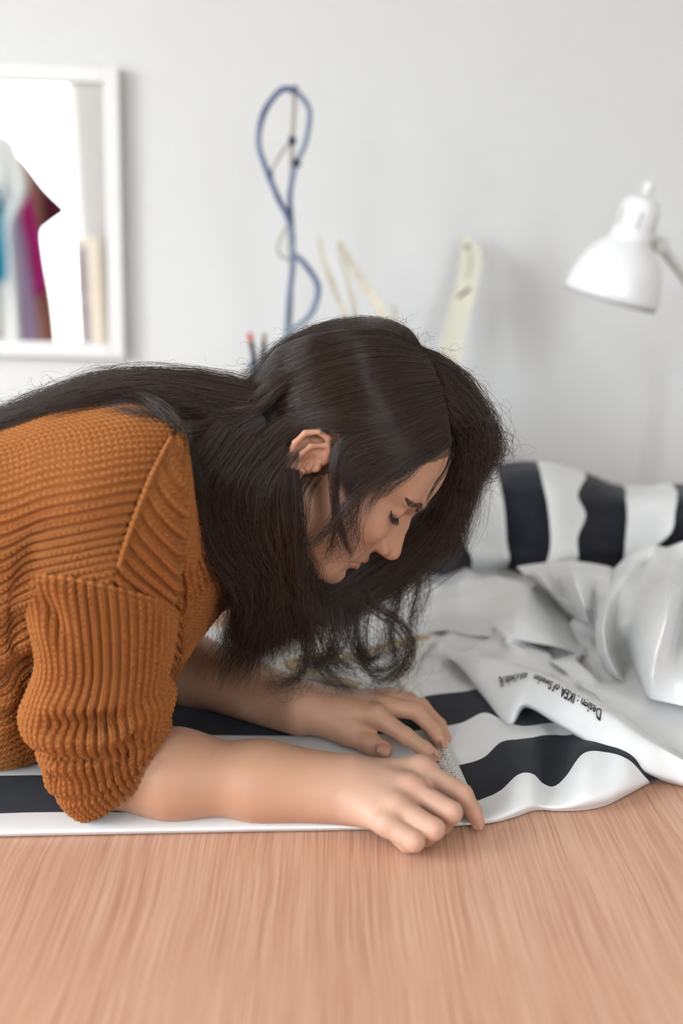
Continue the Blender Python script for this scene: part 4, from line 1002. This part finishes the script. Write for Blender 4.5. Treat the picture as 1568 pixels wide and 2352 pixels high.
H = np.where(edge, knit(ce_, ae_, amp), np.where(front, knit(cf, af, amp), knit(cc, aa, amp)))
H = H - .0022 * np.exp(-(sd / .0022) ** 2) * (tv[:, None] > 5) * (uu[None] < 3.4)   # seam gutter
N2 = grid_normals(S1, True); N2 = N2 * np.sign((N2 * Nn).sum(-1, keepdims=True))
S2 = S1 + N2 * H[..., None]
S2[..., 2] = np.maximum(S2[..., 2], TZ + .009)
sw = mesh_obj('sweater', S2.reshape(-1, 3), grid_faces(len(tv), len(uu), True), M['knit'], person)
# shoulder seam cord: raised stitches along the seam
ti = []
for i in range(len(tv)):
    row = sd[i, :620]; k = np.where(np.diff(np.sign(row)) != 0)[0]
    if tv[i] > 5.2 and len(k): ti.append((S1[i, k[0]] + Nn[i, k[0]] * .0022, S1[i, k[0]][2]))
ti = sorted(ti, key=lambda q_: q_[1]); sp = np.array([q_[0] for q_ in ti if at(0, 1330, .8)[2] < q_[1] < at(0, 1000, .9)[2]])
if len(sp) > 8:
    sp = cr(sp[::max(1, len(sp) // 14)], 260); sl = np.concatenate([[0], np.cumsum(np.linalg.norm(np.diff(sp, axis=0), axis=1))])
    tube_obj('shoulder_seam', sp, .0011 + .0015 * np.abs(np.sin(sl / .0062 * np.pi)) ** .7, M['knit'], sw, 10)

def sleeve(name, rings, nv, nu, ribs, amp_, centreY, lift, fold, seam=True):
    """rings: (left px, right px) pairs in the image at depth centreY"""
    R_ = []
    for k, ((lx, ly), (rx, ry), b, c) in enumerate(rings):
        Lp_, Rp_ = at(lx, ly, centreY), at(rx, ry, centreY); ce = (Lp_ + Rp_) / 2; e1 = (Rp_ - Lp_) / 2; e2 = np.array([0, -b, c])
        R_.append([ce + e1 * math.cos(t) + e2 * math.sin(t) for t in np.arange(12) / 12 * 2 * math.pi])
    R_ = np.array(R_); P = np.swapaxes(crp(np.swapaxes(cr(R_, nv), 0, 1), nu), 0, 1)
    Nr = grid_normals(P, True); ce = P.mean(1, keepdims=True)
    Nr = Nr * np.sign(((P - ce) * Nr).sum(-1, keepdims=True).mean())
    P = P + Nr * folds(P, fold)[..., None] * 1.5
    c_ = np.broadcast_to(np.arange(nu)[None] / nu * ribs, P.shape[:2]); a_ = arclen(P, 0) / STITCH
    fade = np.clip((np.arange(nv) / nv - .0) / .02, 0, 1)[:, None]
    Nr2 = grid_normals(P, True); Nr2 = Nr2 * np.sign((Nr2 * Nr).sum(-1, keepdims=True))
    P = P + Nr2 * (knit(c_, a_, amp_) * fade)[..., None]
    P[..., 2] = np.maximum(P[..., 2], TZ + .010)
    o = mesh_obj(name, P.reshape(-1, 3), grid_faces(nv, nu, True), M['knit'], sw)
    return P
NR = [((62, 1338), (398, 1398), .066, .036), ((56, 1362), (405, 1420), .070, .034), ((74, 1440), (402, 1470), .068, .024), ((88, 1515), (392, 1528), .066, .012), ((66, 1580), (386, 1566), .068, .004),
      ((50, 1622), (402, 1598), .073, 0), ((62, 1662), (394, 1640), .072, 0), ((92, 1680), (386, 1662), .064, 0), ((90, 1706), (392, 1676), .067, 0), ((104, 1742), (384, 1690), .064, 0),
      ((106, 1756), (386, 1694), .062, -.002), ((112, 1778), (384, 1698), .061, -.004), ((134, 1790), (378, 1700), .056, -.006), ((134, 1802), (382, 1702), .057, -.008), ((150, 1826), (385, 1704), .053, -.010), ((172, 1846), (386, 1706), .048, -.012), ((178, 1842), (380, 1712), .044, -.012), ((176, 1826), (366, 1712), .042, -.012)]
SF = [((100, 1668, .80), (385, 1655, .80), .006, -.010), ((108, 1735, .81), (380, 1690, .81), .005, -.010), ((130, 1785, .82), (300, 1740, .81), .005, -.010), ((60, 1640, .80), (395, 1615, .80), .010, .006),
      ((90, 1705, .80), (390, 1675, .80), .008, .005), ((110, 1765, .81), (380, 1702, .81), .007, .005), ((330, 1720, .81), (385, 1690, .82), .006, -.006), ((75, 1380, .80), (130, 1470, .80), .009, -.007), ((60, 1420, .80), (100, 1480, .80), .008, .007),
      ((395, 1430, .83), (360, 1560, .81), .009, -.004)]
PS = sleeve('sleeve', NR, 370, 50 * 14, 50, .0070, .868, 0, SF)
# armhole seam: row of raised stitches round the sleeve head
sr = np.concatenate([PS[3], PS[3][:1]]); sl = np.concatenate([[0], np.cumsum(np.linalg.norm(np.diff(sr, axis=0), axis=1))])
tube_obj('armhole_seam', sr[::2], (.0012 + .0012 * np.abs(np.sin(sl / .006 * np.pi)) ** .7)[::2], M['knit'], sw, 8)
# far sleeve
top = np.array([-.245, 1.135, TZ + .245]); fr = []
for k, (t, r, b) in enumerate(((0, .070, .068), (.25, .072, .070), (.5, .068, .066), (.72, .070, .068), (.86, .066, .064), (1, .056, .055))):
    ce = top * (1 - t) + (eF + [0.015, -.005, .055]) * t; fr.append([ce + np.array([r * math.cos(q_), b * math.sin(q_), .25 * r * math.cos(q_) * t]) for q_ in np.arange(12) / 12 * 2 * math.pi])
P = np.swapaxes(crp(np.swapaxes(cr(np.array(fr), 120), 0, 1), 400), 0, 1); Nr = normalize(P - P.mean(1, keepdims=True))
P = P + Nr * knit(np.broadcast_to(np.arange(400)[None] / 400 * 40, P.shape[:2]), arclen(P, 0) / STITCH, .0028)[..., None]
o = mesh_obj('sleeve', P.reshape(-1, 3), grid_faces(120, 400, True), M['knit'], sw); m = o.modifiers.new('thickness', 'SOLIDIFY'); m.thickness = .004; m.offset = -1
# ribbed neckband
C0 = RG[-1]; C1 = ringpts([(432, 962, 1.0), (438, 1003, .952), (462, 1088, .932), (506, 1196, .936), (544, 1290, .960), (561, 1337, 1.0)])
Cm = (C0 + C1) / 2; Cm = Cm + normalize(Cm - Cm.mean(0)) * .003; Ci = C1 + (C1.mean(0) - C1) * .04 - (C1 - C0) * .10; Cb = C0 - (C1 - C0) * .06
band = np.array([Cb, C0, Cm, C1, Ci])
P = np.swapaxes(crp(np.swapaxes(cr(band, 70), 0, 1), 900), 0, 1); Nr = grid_normals(P, True); Nr = Nr * np.sign(((P - P.mean(1, keepdims=True)) * Nr).sum(-1, keepdims=True).mean())
per = arclen(P[35:36], 1)[0, -1]; f_ = np.arange(900) / 900 * round(per / .0062)
P = P + Nr * (.0016 * np.abs(np.sin(np.pi * f_)) ** .6)[None, :, None] * (1 + .15 * np.sin(arclen(P, 0) / .0032 * np.pi))[..., None]
o = mesh_obj('neckband', P.reshape(-1, 3), grid_faces(70, 900, True), M['knit'], sw); m = o.modifiers.new('thickness', 'SOLIDIFY'); m.thickness = .003; m.offset = -1

# ------------------------------------------------------------------ trousers and shoes (below the frame)
M['denim'] = mat_new('dark_denim', (.03, .04, .07), .85)
hipx = -.80
TG = [Grp([RC((-.66, .93, TZ + .17), (hipx - .02, .91, .90), .115, .135), RC((-.66, 1.07, TZ + .17), (hipx - .02, 1.09, .90), .115, .135), RC((hipx, .92, .86), (hipx + .03, .90, .48), .10, .068), RC((hipx + .03, .90, .48), (hipx - .02, .89, .10), .068, .055),
           RC((hipx, 1.08, .86), (hipx + .03, 1.10, .48), .10, .068), RC((hipx + .03, 1.10, .48), (hipx - .02, 1.11, .10), .068, .055)], .04, .02)]
tp_, tq_ = surface_nets(TG, (-1.1, .70, .02), (-.52, 1.30, 1.15), .011, 12)
mesh_obj('trousers', tp_, tq_, M['denim'], person)
M['shoe'] = mat_new('black_shoe', (.02, .02, .022), .5)
for y in (.89, 1.11):
    sg = [Grp([RC((hipx - .05, y, .045), (hipx + .10, y, .035), .043, .035), RC((hipx - .03, y, .08), (hipx - .01, y, .11), .05, .048)], .03, .02)]
    a_, b_ = surface_nets(sg, (hipx - .2, y - .1, .001), (hipx + .2, y + .1, .16), .007, 12); a_[:, 2] = np.maximum(a_[:, 2], .001); mesh_obj('shoe', a_, b_, M['shoe'], person)
# ------------------------------------------------------------------ hair: strands combed along guides
HR = np.random.RandomState(12)
HC = hd(1.0, 0, 4.7); HRAD = np.array([9.7, 7.15, 8.2]) * .01
def on_head(px, py, off, far=False):
    """point on the skull ellipsoid grown by off, seen at pixel (px, py), on the camera side (or the far side)"""
    r = ray(px, py); q0 = (CAM - HC) @ HA / (HRAD + off); d = r @ HA / (HRAD + off)
    a_, b_, c_ = d @ d, 2 * q0 @ d, q0 @ q0 - 1; disc = b_ * b_ - 4 * a_ * c_
    t = (-b_ + (math.sqrt(disc) if far else -math.sqrt(disc))) / (2 * a_) if disc > 0 else -b_ / (2 * a_)
    return CAM + r * t
ST = []                                  # list of (n, K, 3) strand arrays and radii
KP = 26
def gpts(l):
    """guide: (px, py, Y) free point or (px, py) / (px, py, 'f') resting on the head"""
    out = []
    for p in l:
        if len(p) == 2: out.append(on_head(p[0], p[1], .012))
        elif p[2] == 'f': out.append(on_head(p[0], p[1], .012, True))
        else: out.append(at(*p))
    return out
def frizz(P, amp, n, tpow=1.5):
    t = np.linspace(0, 1, KP)[None, :, None]; d = 0
    for f in (1.3, 2.7, 5.0, 8.5):
        d = d + HR.normal(size=(n, 1, 3)) / f * np.sin(2 * np.pi * (f * t * HR.uniform(.7, 1.3, (n, 1, 1)) + HR.rand(n, 1, 3)))
    wild = np.where(HR.rand(n, 1, 1) < .07, 2.6, 1.0)                         # a few hairs leave the lock
    return P + amp * wild * d * t ** tpow
def comb(guides, n, spread=.004, fz=.003, r=.00013, lens=(.75, 1.0), puff=.004):
    n = int(n * 1.35)
    """strands interpolated across a family of neighbouring guides"""
    Gs = np.array([cr(gpts(g), 40) for g in guides]); m = len(Gs)
    s = HR.rand(n) * (m - 1); C = cr(Gs, s)                                   # (n, 40, 3)
    L_ = HR.uniform(lens[0], lens[1], n); idx = np.linspace(0, 1, KP)[None] * L_[:, None] * 39
    i0 = np.clip(idx.astype(int), 0, 38); f = (idx - i0)[..., None]; ii = np.arange(n)[:, None]
    P = C[ii, i0] * (1 - f) + C[ii, i0 + 1] * f
    t = np.linspace(0, 1, KP)[None, :, None]
    out = normalize(P - HC); P = P + out * (HR.rand(n, 1, 1) - .35) * puff * np.minimum(1, 4 * t + .15)
    ncl = max(8, n // 26); cl = HR.normal(size=(ncl, 1, 3)) * spread
    P = P + (cl[HR.randint(ncl, size=n)] + HR.normal(size=(n, 1, 3)) * spread * .6) * np.minimum(1, .25 + 1.2 * t)
    ST.append((frizz(P, fz, n), r))
def lock(guide, n, w, fz=.003, r=.00013, wave=0.0, waves=3.0, lens=(.8, 1.0), wy=None):
    n = int(n * 1.35) if n > 2 else n
    """one lock: w = widths along the guide (list), wy = depth widths"""
    g = cr(gpts(guide), KP); t = np.linspace(0, 1, KP); W_ = np.interp(t, np.linspace(0, 1, len(w)), w)[None, :, None]
    ncl = max(5, n // 22); cl = HR.normal(size=(ncl, 1, 3)) * .62; cid = HR.randint(ncl, size=n); o = cl[cid] + HR.normal(size=(n, 1, 3)) * .40
    if wy is not None: o = o * np.array([1, wy, 1])
    T = normalize(np.gradient(g, axis=0)); o = o - .7 * (o * T[None]).sum(-1, keepdims=True) * T[None]
    ph = HR.rand(ncl)[cid][:, None] + HR.rand(n, 1) * .12; wf = HR.uniform(.75, 1.25, ncl)[cid][:, None]
    Nn_ = normalize(np.cross(T, [0, 1.0, 0])); wv = wave * (np.sin(2 * np.pi * (waves * wf * t[None] + ph)) * np.minimum(1, 1.6 * t)[None])[..., None]
    L_ = HR.uniform(lens[0], lens[1], n); P = g[None] + o * W_ + wv * (Nn_[None] * .8 + .6 * normalize(HR.normal(size=(ncl, 1, 3)))[cid])
    idx = t[None] * L_[:, None] * (KP - 1); i0 = np.clip(idx.astype(int), 0, KP - 2); f = (idx - i0)[..., None]; ii = np.arange(n)[:, None]
    P = P[ii, i0] * (1 - f) + P[ii, i0 + 1] * f
    ST.append((frizz(P, fz, n), r))
# --- near side: combed from the parting back over the ear to the nape, then on over the back or down
comb([[(955, 800), (880, 766), (780, 772), (690, 800), (612, 855), (556, 905, .985), (490, 912, .975), (420, 905, .965), (330, 905, .955)],
      [(972, 815), (880, 800), (780, 812), (680, 850), (600, 905), (540, 945, .955), (480, 960, .945), (430, 985, .93), (400, 1010, .915)],
      [(988, 840), (885, 840), (780, 862), (680, 900), (600, 945), (540, 1000, .94), (490, 1050, .93), (460, 1110, .925), (455, 1170, .925)],
      [(1002, 872), (905, 888), (800, 915), (700, 945), (618, 985), (560, 1040, .93), (515, 1110, .922), (490, 1180, .925), (500, 1250, .93)],
      [(1014, 905), (930, 932), (840, 958), (770, 960), (690, 968), (625, 1010, .928), (570, 1090, .922), (535, 1180, .925), (545, 1270, .935)]], 7000, .0035, .004, lens=(.6, 1.0))
comb([[(1014, 905), (930, 932), (840, 958), (770, 960), (690, 968), (625, 1010, .928), (570, 1090, .922), (545, 1180, .925)],
      [(1020, 930), (940, 955), (850, 980), (785, 982), (730, 968), (670, 985), (635, 1040, .93), (610, 1130, .925)]], 1300, .0028, .003, lens=(.7, 1.0))
comb([[(1020, 930), (945, 958), (865, 988), (815, 1000), (785, 1015, .917), (768, 1050, .916), (766, 1100, .918)],
      [(1026, 960), (960, 990), (890, 1022), (835, 1042), (800, 1060, .918), (782, 1090, .918), (775, 1130, .920)],
      [(1031, 992), (972, 1020), (910, 1050), (860, 1072), (820, 1090, .920), (798, 1115, .922), (786, 1150, .924)],
      [(1035, 1020), (995, 1045), (940, 1070), (885, 1092), (842, 1112, .922), (815, 1135, .925), (800, 1170, .928)]], 2300, .0026, .0028, lens=(.62, .92))
# far side of the parting, over the crown and down behind the face
comb([[(955, 798), (900, 758), (820, 752, 1.02), (720, 775, 1.03), (640, 815, 1.03), (575, 880, 1.02)],
      [(968, 806), (930, 768), (860, 752, 1.05), (760, 768, 1.06), (660, 815, 1.06), (580, 890, 1.05)]], 1500, .004, .004)
comb([[(962, 800), (1010, 830), (1060, 880, 1.01), (1100, 960, 1.02), (1122, 1030, 1.02), (1090, 1085, 1.03), (1062, 1150, 1.05), (1040, 1220, 1.06)],
      [(990, 835), (1030, 870), (1068, 920, 1.00), (1098, 985, 1.00), (1105, 1040, 1.01), (1078, 1080, 1.03), (1052, 1150, 1.05), (1010, 1240, 1.06)],
      [(1012, 880), (1042, 920), (1066, 965, .99), (1080, 1010, 1.0), (1078, 1050, 1.01), (1060, 1085, 1.03), (1035, 1150, 1.05), (985, 1240, 1.06)],
      [(1026, 940), (1045, 970), (1056, 1000, .99), (1058, 1035, 1.0), (1052, 1070, 1.02), (1036, 1110, 1.04), (1005, 1180, 1.05), (950, 1260, 1.06)]], 3400, .006, .011, lens=(.55, 1.0))
# flowing on from the far side under the face
for g, n_, w in (([(1000, 1190, 1.05), (930, 1270, 1.06), (850, 1330, 1.06), (770, 1372, 1.05), (700, 1400, 1.04), (650, 1425, 1.03)], 900, [.012, .013, .013, .013, .012, .010]),
                 ([(980, 1200, 1.04), (915, 1262, 1.05), (850, 1305, 1.05), (780, 1350, 1.04), (720, 1380, 1.03), (690, 1440, 1.02)], 700, [.008, .009, .010, .012, .012, .010]),
                 ([(1050, 1090, 1.04), (1035, 1170, 1.05), (985, 1260, 1.06), (900, 1330, 1.06), (820, 1375, 1.06), (760, 1410, 1.05)], 520, [.012, .014, .014, .013, .012, .010]),
                 ([(1040, 1100, 1.05), (1010, 1190, 1.06), (950, 1270, 1.07), (860, 1340, 1.07), (780, 1385, 1.06), (700, 1430, 1.05)], 520, [.012, .014, .014, .014, .012, .010]),
                 ([(1075, 1080, 1.05), (1062, 1150, 1.06), (1045, 1230, 1.07), (1020, 1290, 1.07)], 260, [.008, .010, .008, .004]),
                 ([(1000, 1180, 1.06), (930, 1280, 1.07), (840, 1350, 1.06), (790, 1400, 1.05), (775, 1440, 1.05), (790, 1480, 1.04)], 160, [.012, .012, .010, .007, .006, .006])):
    lock(g, n_, w, .006, wave=.003, waves=2)
# --- hanging mass in front of the neck and below the jaw
for k in range(12):
    x0 = 455 + k * 17; Yk = .928 + .012 * (k % 4); xm = 548 + k * 11; xe = 500 + k * 16 + HR.uniform(-12, 12); ye = 1565 - 4 * k + HR.uniform(-55, 30)
    lock([(x0 + 70, 985 + 6 * k, Yk), (x0 + 8, 1080 + 5 * k, Yk - .004), (x0 + 12, 1180 + 3 * k, Yk), (xm, 1310, Yk + .012), (xm + 8, 1420, Yk + .03), (xe, ye, Yk + .05)],
         430, [.010, .013, .013, .011, .012, .012], .006, wave=.0075, waves=2.6, lens=(.82, 1.0))
for k in range(6):                      # deeper layer below the head
    x0 = 575 + k * 24
    lock([(x0 + 5, 1130, 1.0), (x0 - 5, 1240, 1.0), (x0, 1340, 1.01), (x0 + 8, 1430 - 8 * k, 1.02), (x0 - 24 + 4 * k, 1545 - 24 * k, 1.02)], 420 - 45 * k, [.014, .016, .016, .015, .010], .006, wave=.007, waves=2.4)
for k in range(4):                      # from behind the ear down along the jaw
    lock([(668 - 12 * k, 1080, .918), (672 - 14 * k, 1150, .918), (672 - 14 * k, 1230, .922), (672 - 9 * k, 1320, .94), (680 + 4 * k, 1410, .96), (690 + 12 * k, 1480, .98)], 200, [.006, .007, .008, .009, .009, .006], .005, wave=.003, waves=2)
# cheek strands and loose locks
lock([(810, 1040), (780, 1090, .915), (772, 1150, .917), (782, 1210, .92), (795, 1250, .925), (808, 1285, .93)], 90, [.004, .004, .0035, .003, .003, .002], .002)
lock([(775, 1020, .915), (762, 1090, .914), (768, 1170, .915), (764, 1240, .92), (730, 1310, .935)], 45, [.004, .005, .004, .004, .003], .003)
lock([(1036, 1040), (1022, 1078, .955), (1000, 1110, .945), (985, 1138, .945), (975, 1160, .945)], 22, [.0015, .0015, .0015, .001, .001], .001, .00012)
lock([(980, 1040), (940, 1085, .928), (900, 1115, .922), (860, 1150, .918), (838, 1200, .92)], 40, [.005, .006, .006, .005, .004], .003)
lock([(905, 1080), (850, 1120, .918), (800, 1160, .915), (760, 1215, .918), (700, 1260, .925), (640, 1290, .93)], 70, [.006, .006, .006, .006, .006], .003)
for k in range(46):                     # single hairs straying across the cheek
    a_ = HR.rand(); lock([(790 + 60 * HR.rand(), 1085 + 40 * a_, .918), (790 + 40 * HR.rand(), 1160 + 40 * a_, .918), (760 + 70 * HR.rand(), 1240 + 30 * a_, .922), (700 + 110 * HR.rand(), 1290 + 30 * HR.rand(), .928)], 2, [.002, .003, .004, .004], .003, .00011)
# curls at the ends
curl = [[(820, 1330, 1.04), (860, 1390, 1.04), (915, 1430, 1.03), (942, 1480, 1.03), (930, 1530, 1.03), (890, 1560, 1.03), (850, 1570, 1.04), (820, 1600, 1.04)],
        [(850, 1350, 1.05), (830, 1420, 1.04), (828, 1480, 1.03), (840, 1530, 1.03), (870, 1550, 1.03), (910, 1530, 1.02), (930, 1480, 1.02), (912, 1430, 1.02)],
        [(760, 1380, 1.03), (770, 1450, 1.02), (765, 1500, 1.02), (735, 1525, 1.02), (700, 1530, 1.02), (670, 1510, 1.02)],
        [(720, 1380, 1.02), (735, 1440, 1.01), (760, 1500, 1.01), (790, 1540, 1.01), (830, 1560, 1.01)],
        [(800, 1360, 1.05), (800, 1440, 1.05), (815, 1500, 1.04), (850, 1520, 1.03), (868, 1480, 1.03), (850, 1440, 1.03)],
        [(690, 1420, 1.0), (700, 1480, 1.0), (690, 1540, 1.0), (650, 1570, 1.0), (600, 1580, 1.0)],
        [(900, 1320, 1.06), (905, 1390, 1.06), (890, 1450, 1.05), (900, 1510, 1.04), (930, 1550, 1.03)],
        [(960, 1270, 1.07), (965, 1350, 1.07), (945, 1420, 1.06), (950, 1490, 1.05)],
        [(740, 1400, 1.04), (720, 1470, 1.03), (740, 1540, 1.02), (790, 1580, 1.02), (830, 1610, 1.02)]]
for g in curl: lock(g, 64, [.007, .006, .005, .004, .005], .006, wave=.002, waves=2, lens=(.7, 1.0))
for g in curl: lock(g, 24, [.012, .014, .016, .016, .018], .012, .00012, wave=.004, waves=2, lens=(.7, 1.0))
# --- over the nape
for k in range(10):
    Yk = .945 + .012 * k; hh = 10 * abs(k - 4.5)
    lock([(690, 812 + hh, Yk), (635, 850 + hh, Yk), (592, 896 + hh * .8, Yk), (548, 922 + hh * .6, Yk), (500, 922 + hh * .4, Yk), (430, 902 + hh * .3, Yk), (350, 892 + hh * .3, Yk), (250, 902, Yk)],
         240, [.004, .006, .006, .006, .007, .007, .007, .006], .006, wave=.003, waves=2.5, lens=(.5, 1.0))
# --- over the back and shoulder
for k in range(9):
    Yk = .955 + .012 * k; dy = abs(k - 4) * 2
    lock([(590, 915 + dy, Yk), (520, 905 + dy, Yk), (430, 886 + dy, Yk), (330, 880 + dy, Yk), (220, 893 + dy, Yk), (110, 925 + dy, Yk), (0, 965 + dy, Yk), (-140, 1000 + dy, Yk), (-260, 1030, Yk)],
         330, [.008, .010, .009, .008, .008, .007, .006, .005, .004], .006, wave=.003, waves=3, lens=(.55, 1.0))
for g, n_ in (([(580, 930, .96), (510, 935, .95), (440, 940, .945), (380, 935, .95), (300, 920, .95), (200, 925, .94), (90, 965, .93)], 260),
              ([(570, 960, .95), (500, 970, .94), (440, 985, .925), (400, 985, .92), (350, 958, .915), (290, 945, .92), (230, 930, .93)], 160),
              ([(300, 915, .95), (350, 940, .925), (390, 975, .91), (420, 1030, .905), (440, 1100, .90), (470, 1180, .91)], 110),
              ([(580, 950, .95), (500, 990, .935), (455, 1040, .925), (445, 1110, .915), (465, 1200, .92), (500, 1280, .93)], 420),
              ([(600, 960, .94), (530, 1010, .93), (480, 1080, .92), (470, 1160, .92), (500, 1260, .93), (540, 1360, .95)], 460)):
    lock(g, n_, [.006, .008, .008, .007, .006, .005], .005, wave=.003, waves=2, lens=(.7, 1.0))
# --- loose hairs lying over the combed surface
for k in range(240):
    x = HR.uniform(640, 1000); y = HR.uniform(800, 960); dx, dy = HR.uniform(-160, -40), HR.uniform(10, 120)
    lock([(x, y), (x + dx * .4, y + dy * .25), (x + dx * .8, y + dy * .7), (x + dx, y + dy * 1.2)], 1, [.001], .005, .00012)
# --- stray hairs around the outline
for k in range(130):
    a_ = HR.rand(); x = 560 + 560 * a_; y = np.interp(x, [560, 620, 700, 800, 900, 960, 1040, 1090, 1120], [880, 800, 775, 757, 752, 780, 850, 920, 1010])
    dx, up = HR.uniform(-60, 60), HR.uniform(5, 32)
    lock([(x, y + 14, 1.0), (x + dx * .3, y - up * .5, 1.0), (x + dx * .8, y - up * .9, 1.0), (x + dx * 1.4, y + HR.uniform(-30, 25), 1.0)], 1, [.001], .004, .00010)
for k in range(110):
    x = HR.uniform(0, 520); y = np.interp(x, [0, 120, 260, 400, 540], [965, 905, 880, 872, 888]); up = HR.uniform(4, 42); dx = HR.uniform(-70, 50)
    lock([(x + 20, y + 8, 1.0), (x, y - up * .5, 1.0), (x + dx * .6, y - up, 1.0), (x + dx, y - up * .3, 1.0)], 1, [.002], .006, .00010)
for k in range(70):
    x = HR.uniform(1060, 1110); y = HR.uniform(930, 1080); R_ = HR.uniform(15, 45)
    lock([(x, y - 20, 1.02), (x + R_ * .8, y - R_ * .2, 1.02), (x + R_, y + R_ * .6, 1.02), (x + R_ * .3, y + R_, 1.02), (x - 10, y + R_ * 1.1, 1.02)], 1, [.003], .005, .00011)

M['hair'] = mat_new('dark_brown_hair', (.017, .010, .0075), .26, spec=.6)
n = NT(M['hair']); hi_ = n.t.nodes.new('ShaderNodeHairInfo')
n.l(n.mix(hi_.outputs['Random'], (.012, .0068, .0050), (.066, .034, .021)), n.b.inputs['Base Color'])
def build_hair(name, arrs, parent):
    cu = bpy.data.hair_curves.new(name); n_ = sum(len(a_[0]) for a_ in arrs); cu.add_curves([KP] * n_)
    P = np.concatenate([a_[0].reshape(-1, 3) for a_ in arrs]) - np.array(parent_loc(parent))
    cu.attributes['position'].data.foreach_set('vector', P.astype(np.float32).ravel())
    rad = np.concatenate([np.full(len(a_[0]) * KP, a_[1]) for a_ in arrs]).reshape(-1, KP) * np.interp(np.linspace(0, 1, KP), [0, .7, 1], [1, .9, .25])[None]
    ra = cu.attributes.get('radius') or cu.attributes.new('radius', 'FLOAT', 'POINT'); ra.data.foreach_set('value', rad.astype(np.float32).ravel())
    o = bpy.data.objects.new(name, cu); link(o, parent); cu.materials.append(M['hair']); tag(o, kind='stuff'); return n_
# dark inner volume that the strands cover
M['hair_core'] = mat_new('dark_hair_mass', (.012, .008, .007), .6)
CG = [Grp([EL(hd(.7, 0, 5.0), np.array([9.9, 7.5, 8.4]) * .01, HA)], .01, .01),
      Grp([RC(hd(-5, 0, 2.5), at(555, 990, 1.0), .058, .028), RC(at(555, 990, 1.0), at(470, 980, 1.0), .028, .018), RC(at(620, 1020, .965), at(520, 1080, .955), .030, .022), RC(at(520, 1080, .955), at(535, 1280, .965), .022, .022), RC(at(535, 1280, .965), at(572, 1430, .99), .020, .010),
           RC(at(640, 1060, .965), at(600, 1180, .96), .026, .024), RC(at(600, 1180, .96), at(620, 1340, .97), .024, .022), RC(at(620, 1340, .97), at(634, 1410, .99), .018, .009)], .03, .02),
      Grp([RC(hd(6, -5.5, 9), at(1075, 1000, 1.03), .02, .014), RC(at(1075, 1000, 1.03), at(1035, 1160, 1.06), .014, .009), RC(at(1035, 1160, 1.06), at(900, 1330, 1.07), .009, .009), RC(at(900, 1330, 1.07), at(740, 1420, 1.06), .009, .010)], .02, .02)]
a_, b_ = surface_nets(CG, np.array([-.26, .90, TZ + .06]), np.array([.16, 1.13, TZ + .48]), .004, 12)
# keep the face and ear free of it
Q = hl(a_[b_].mean(1)); ay = Q[:, 1]
hlx = np.interp(Q[:, 2], [-6, -2.5, 1.0, 3.0, 5.0, 6.6, 8.2, 10], [-3, -3, 1.6, 4.0, 5.8, 7.2, 8.6, 12])
cut = (Q[:, 0] > hlx) & (Q[:, 2] < 9.5) & (Q[:, 1] > -6.9) & (Q[:, 0] < 11.5) & (Q[:, 2] > -10.5)
ear = (Q[:, 0] > -3.8) & (Q[:, 0] < .8) & (np.abs(Q[:, 2]) < 3.2) & (Q[:, 1] > 5.5)
core = mesh_obj('hair', a_, b_[~(cut | ear)], M['hair_core'], person)
NH = build_hair('hair_strands', ST, core)
print('strands', NH)
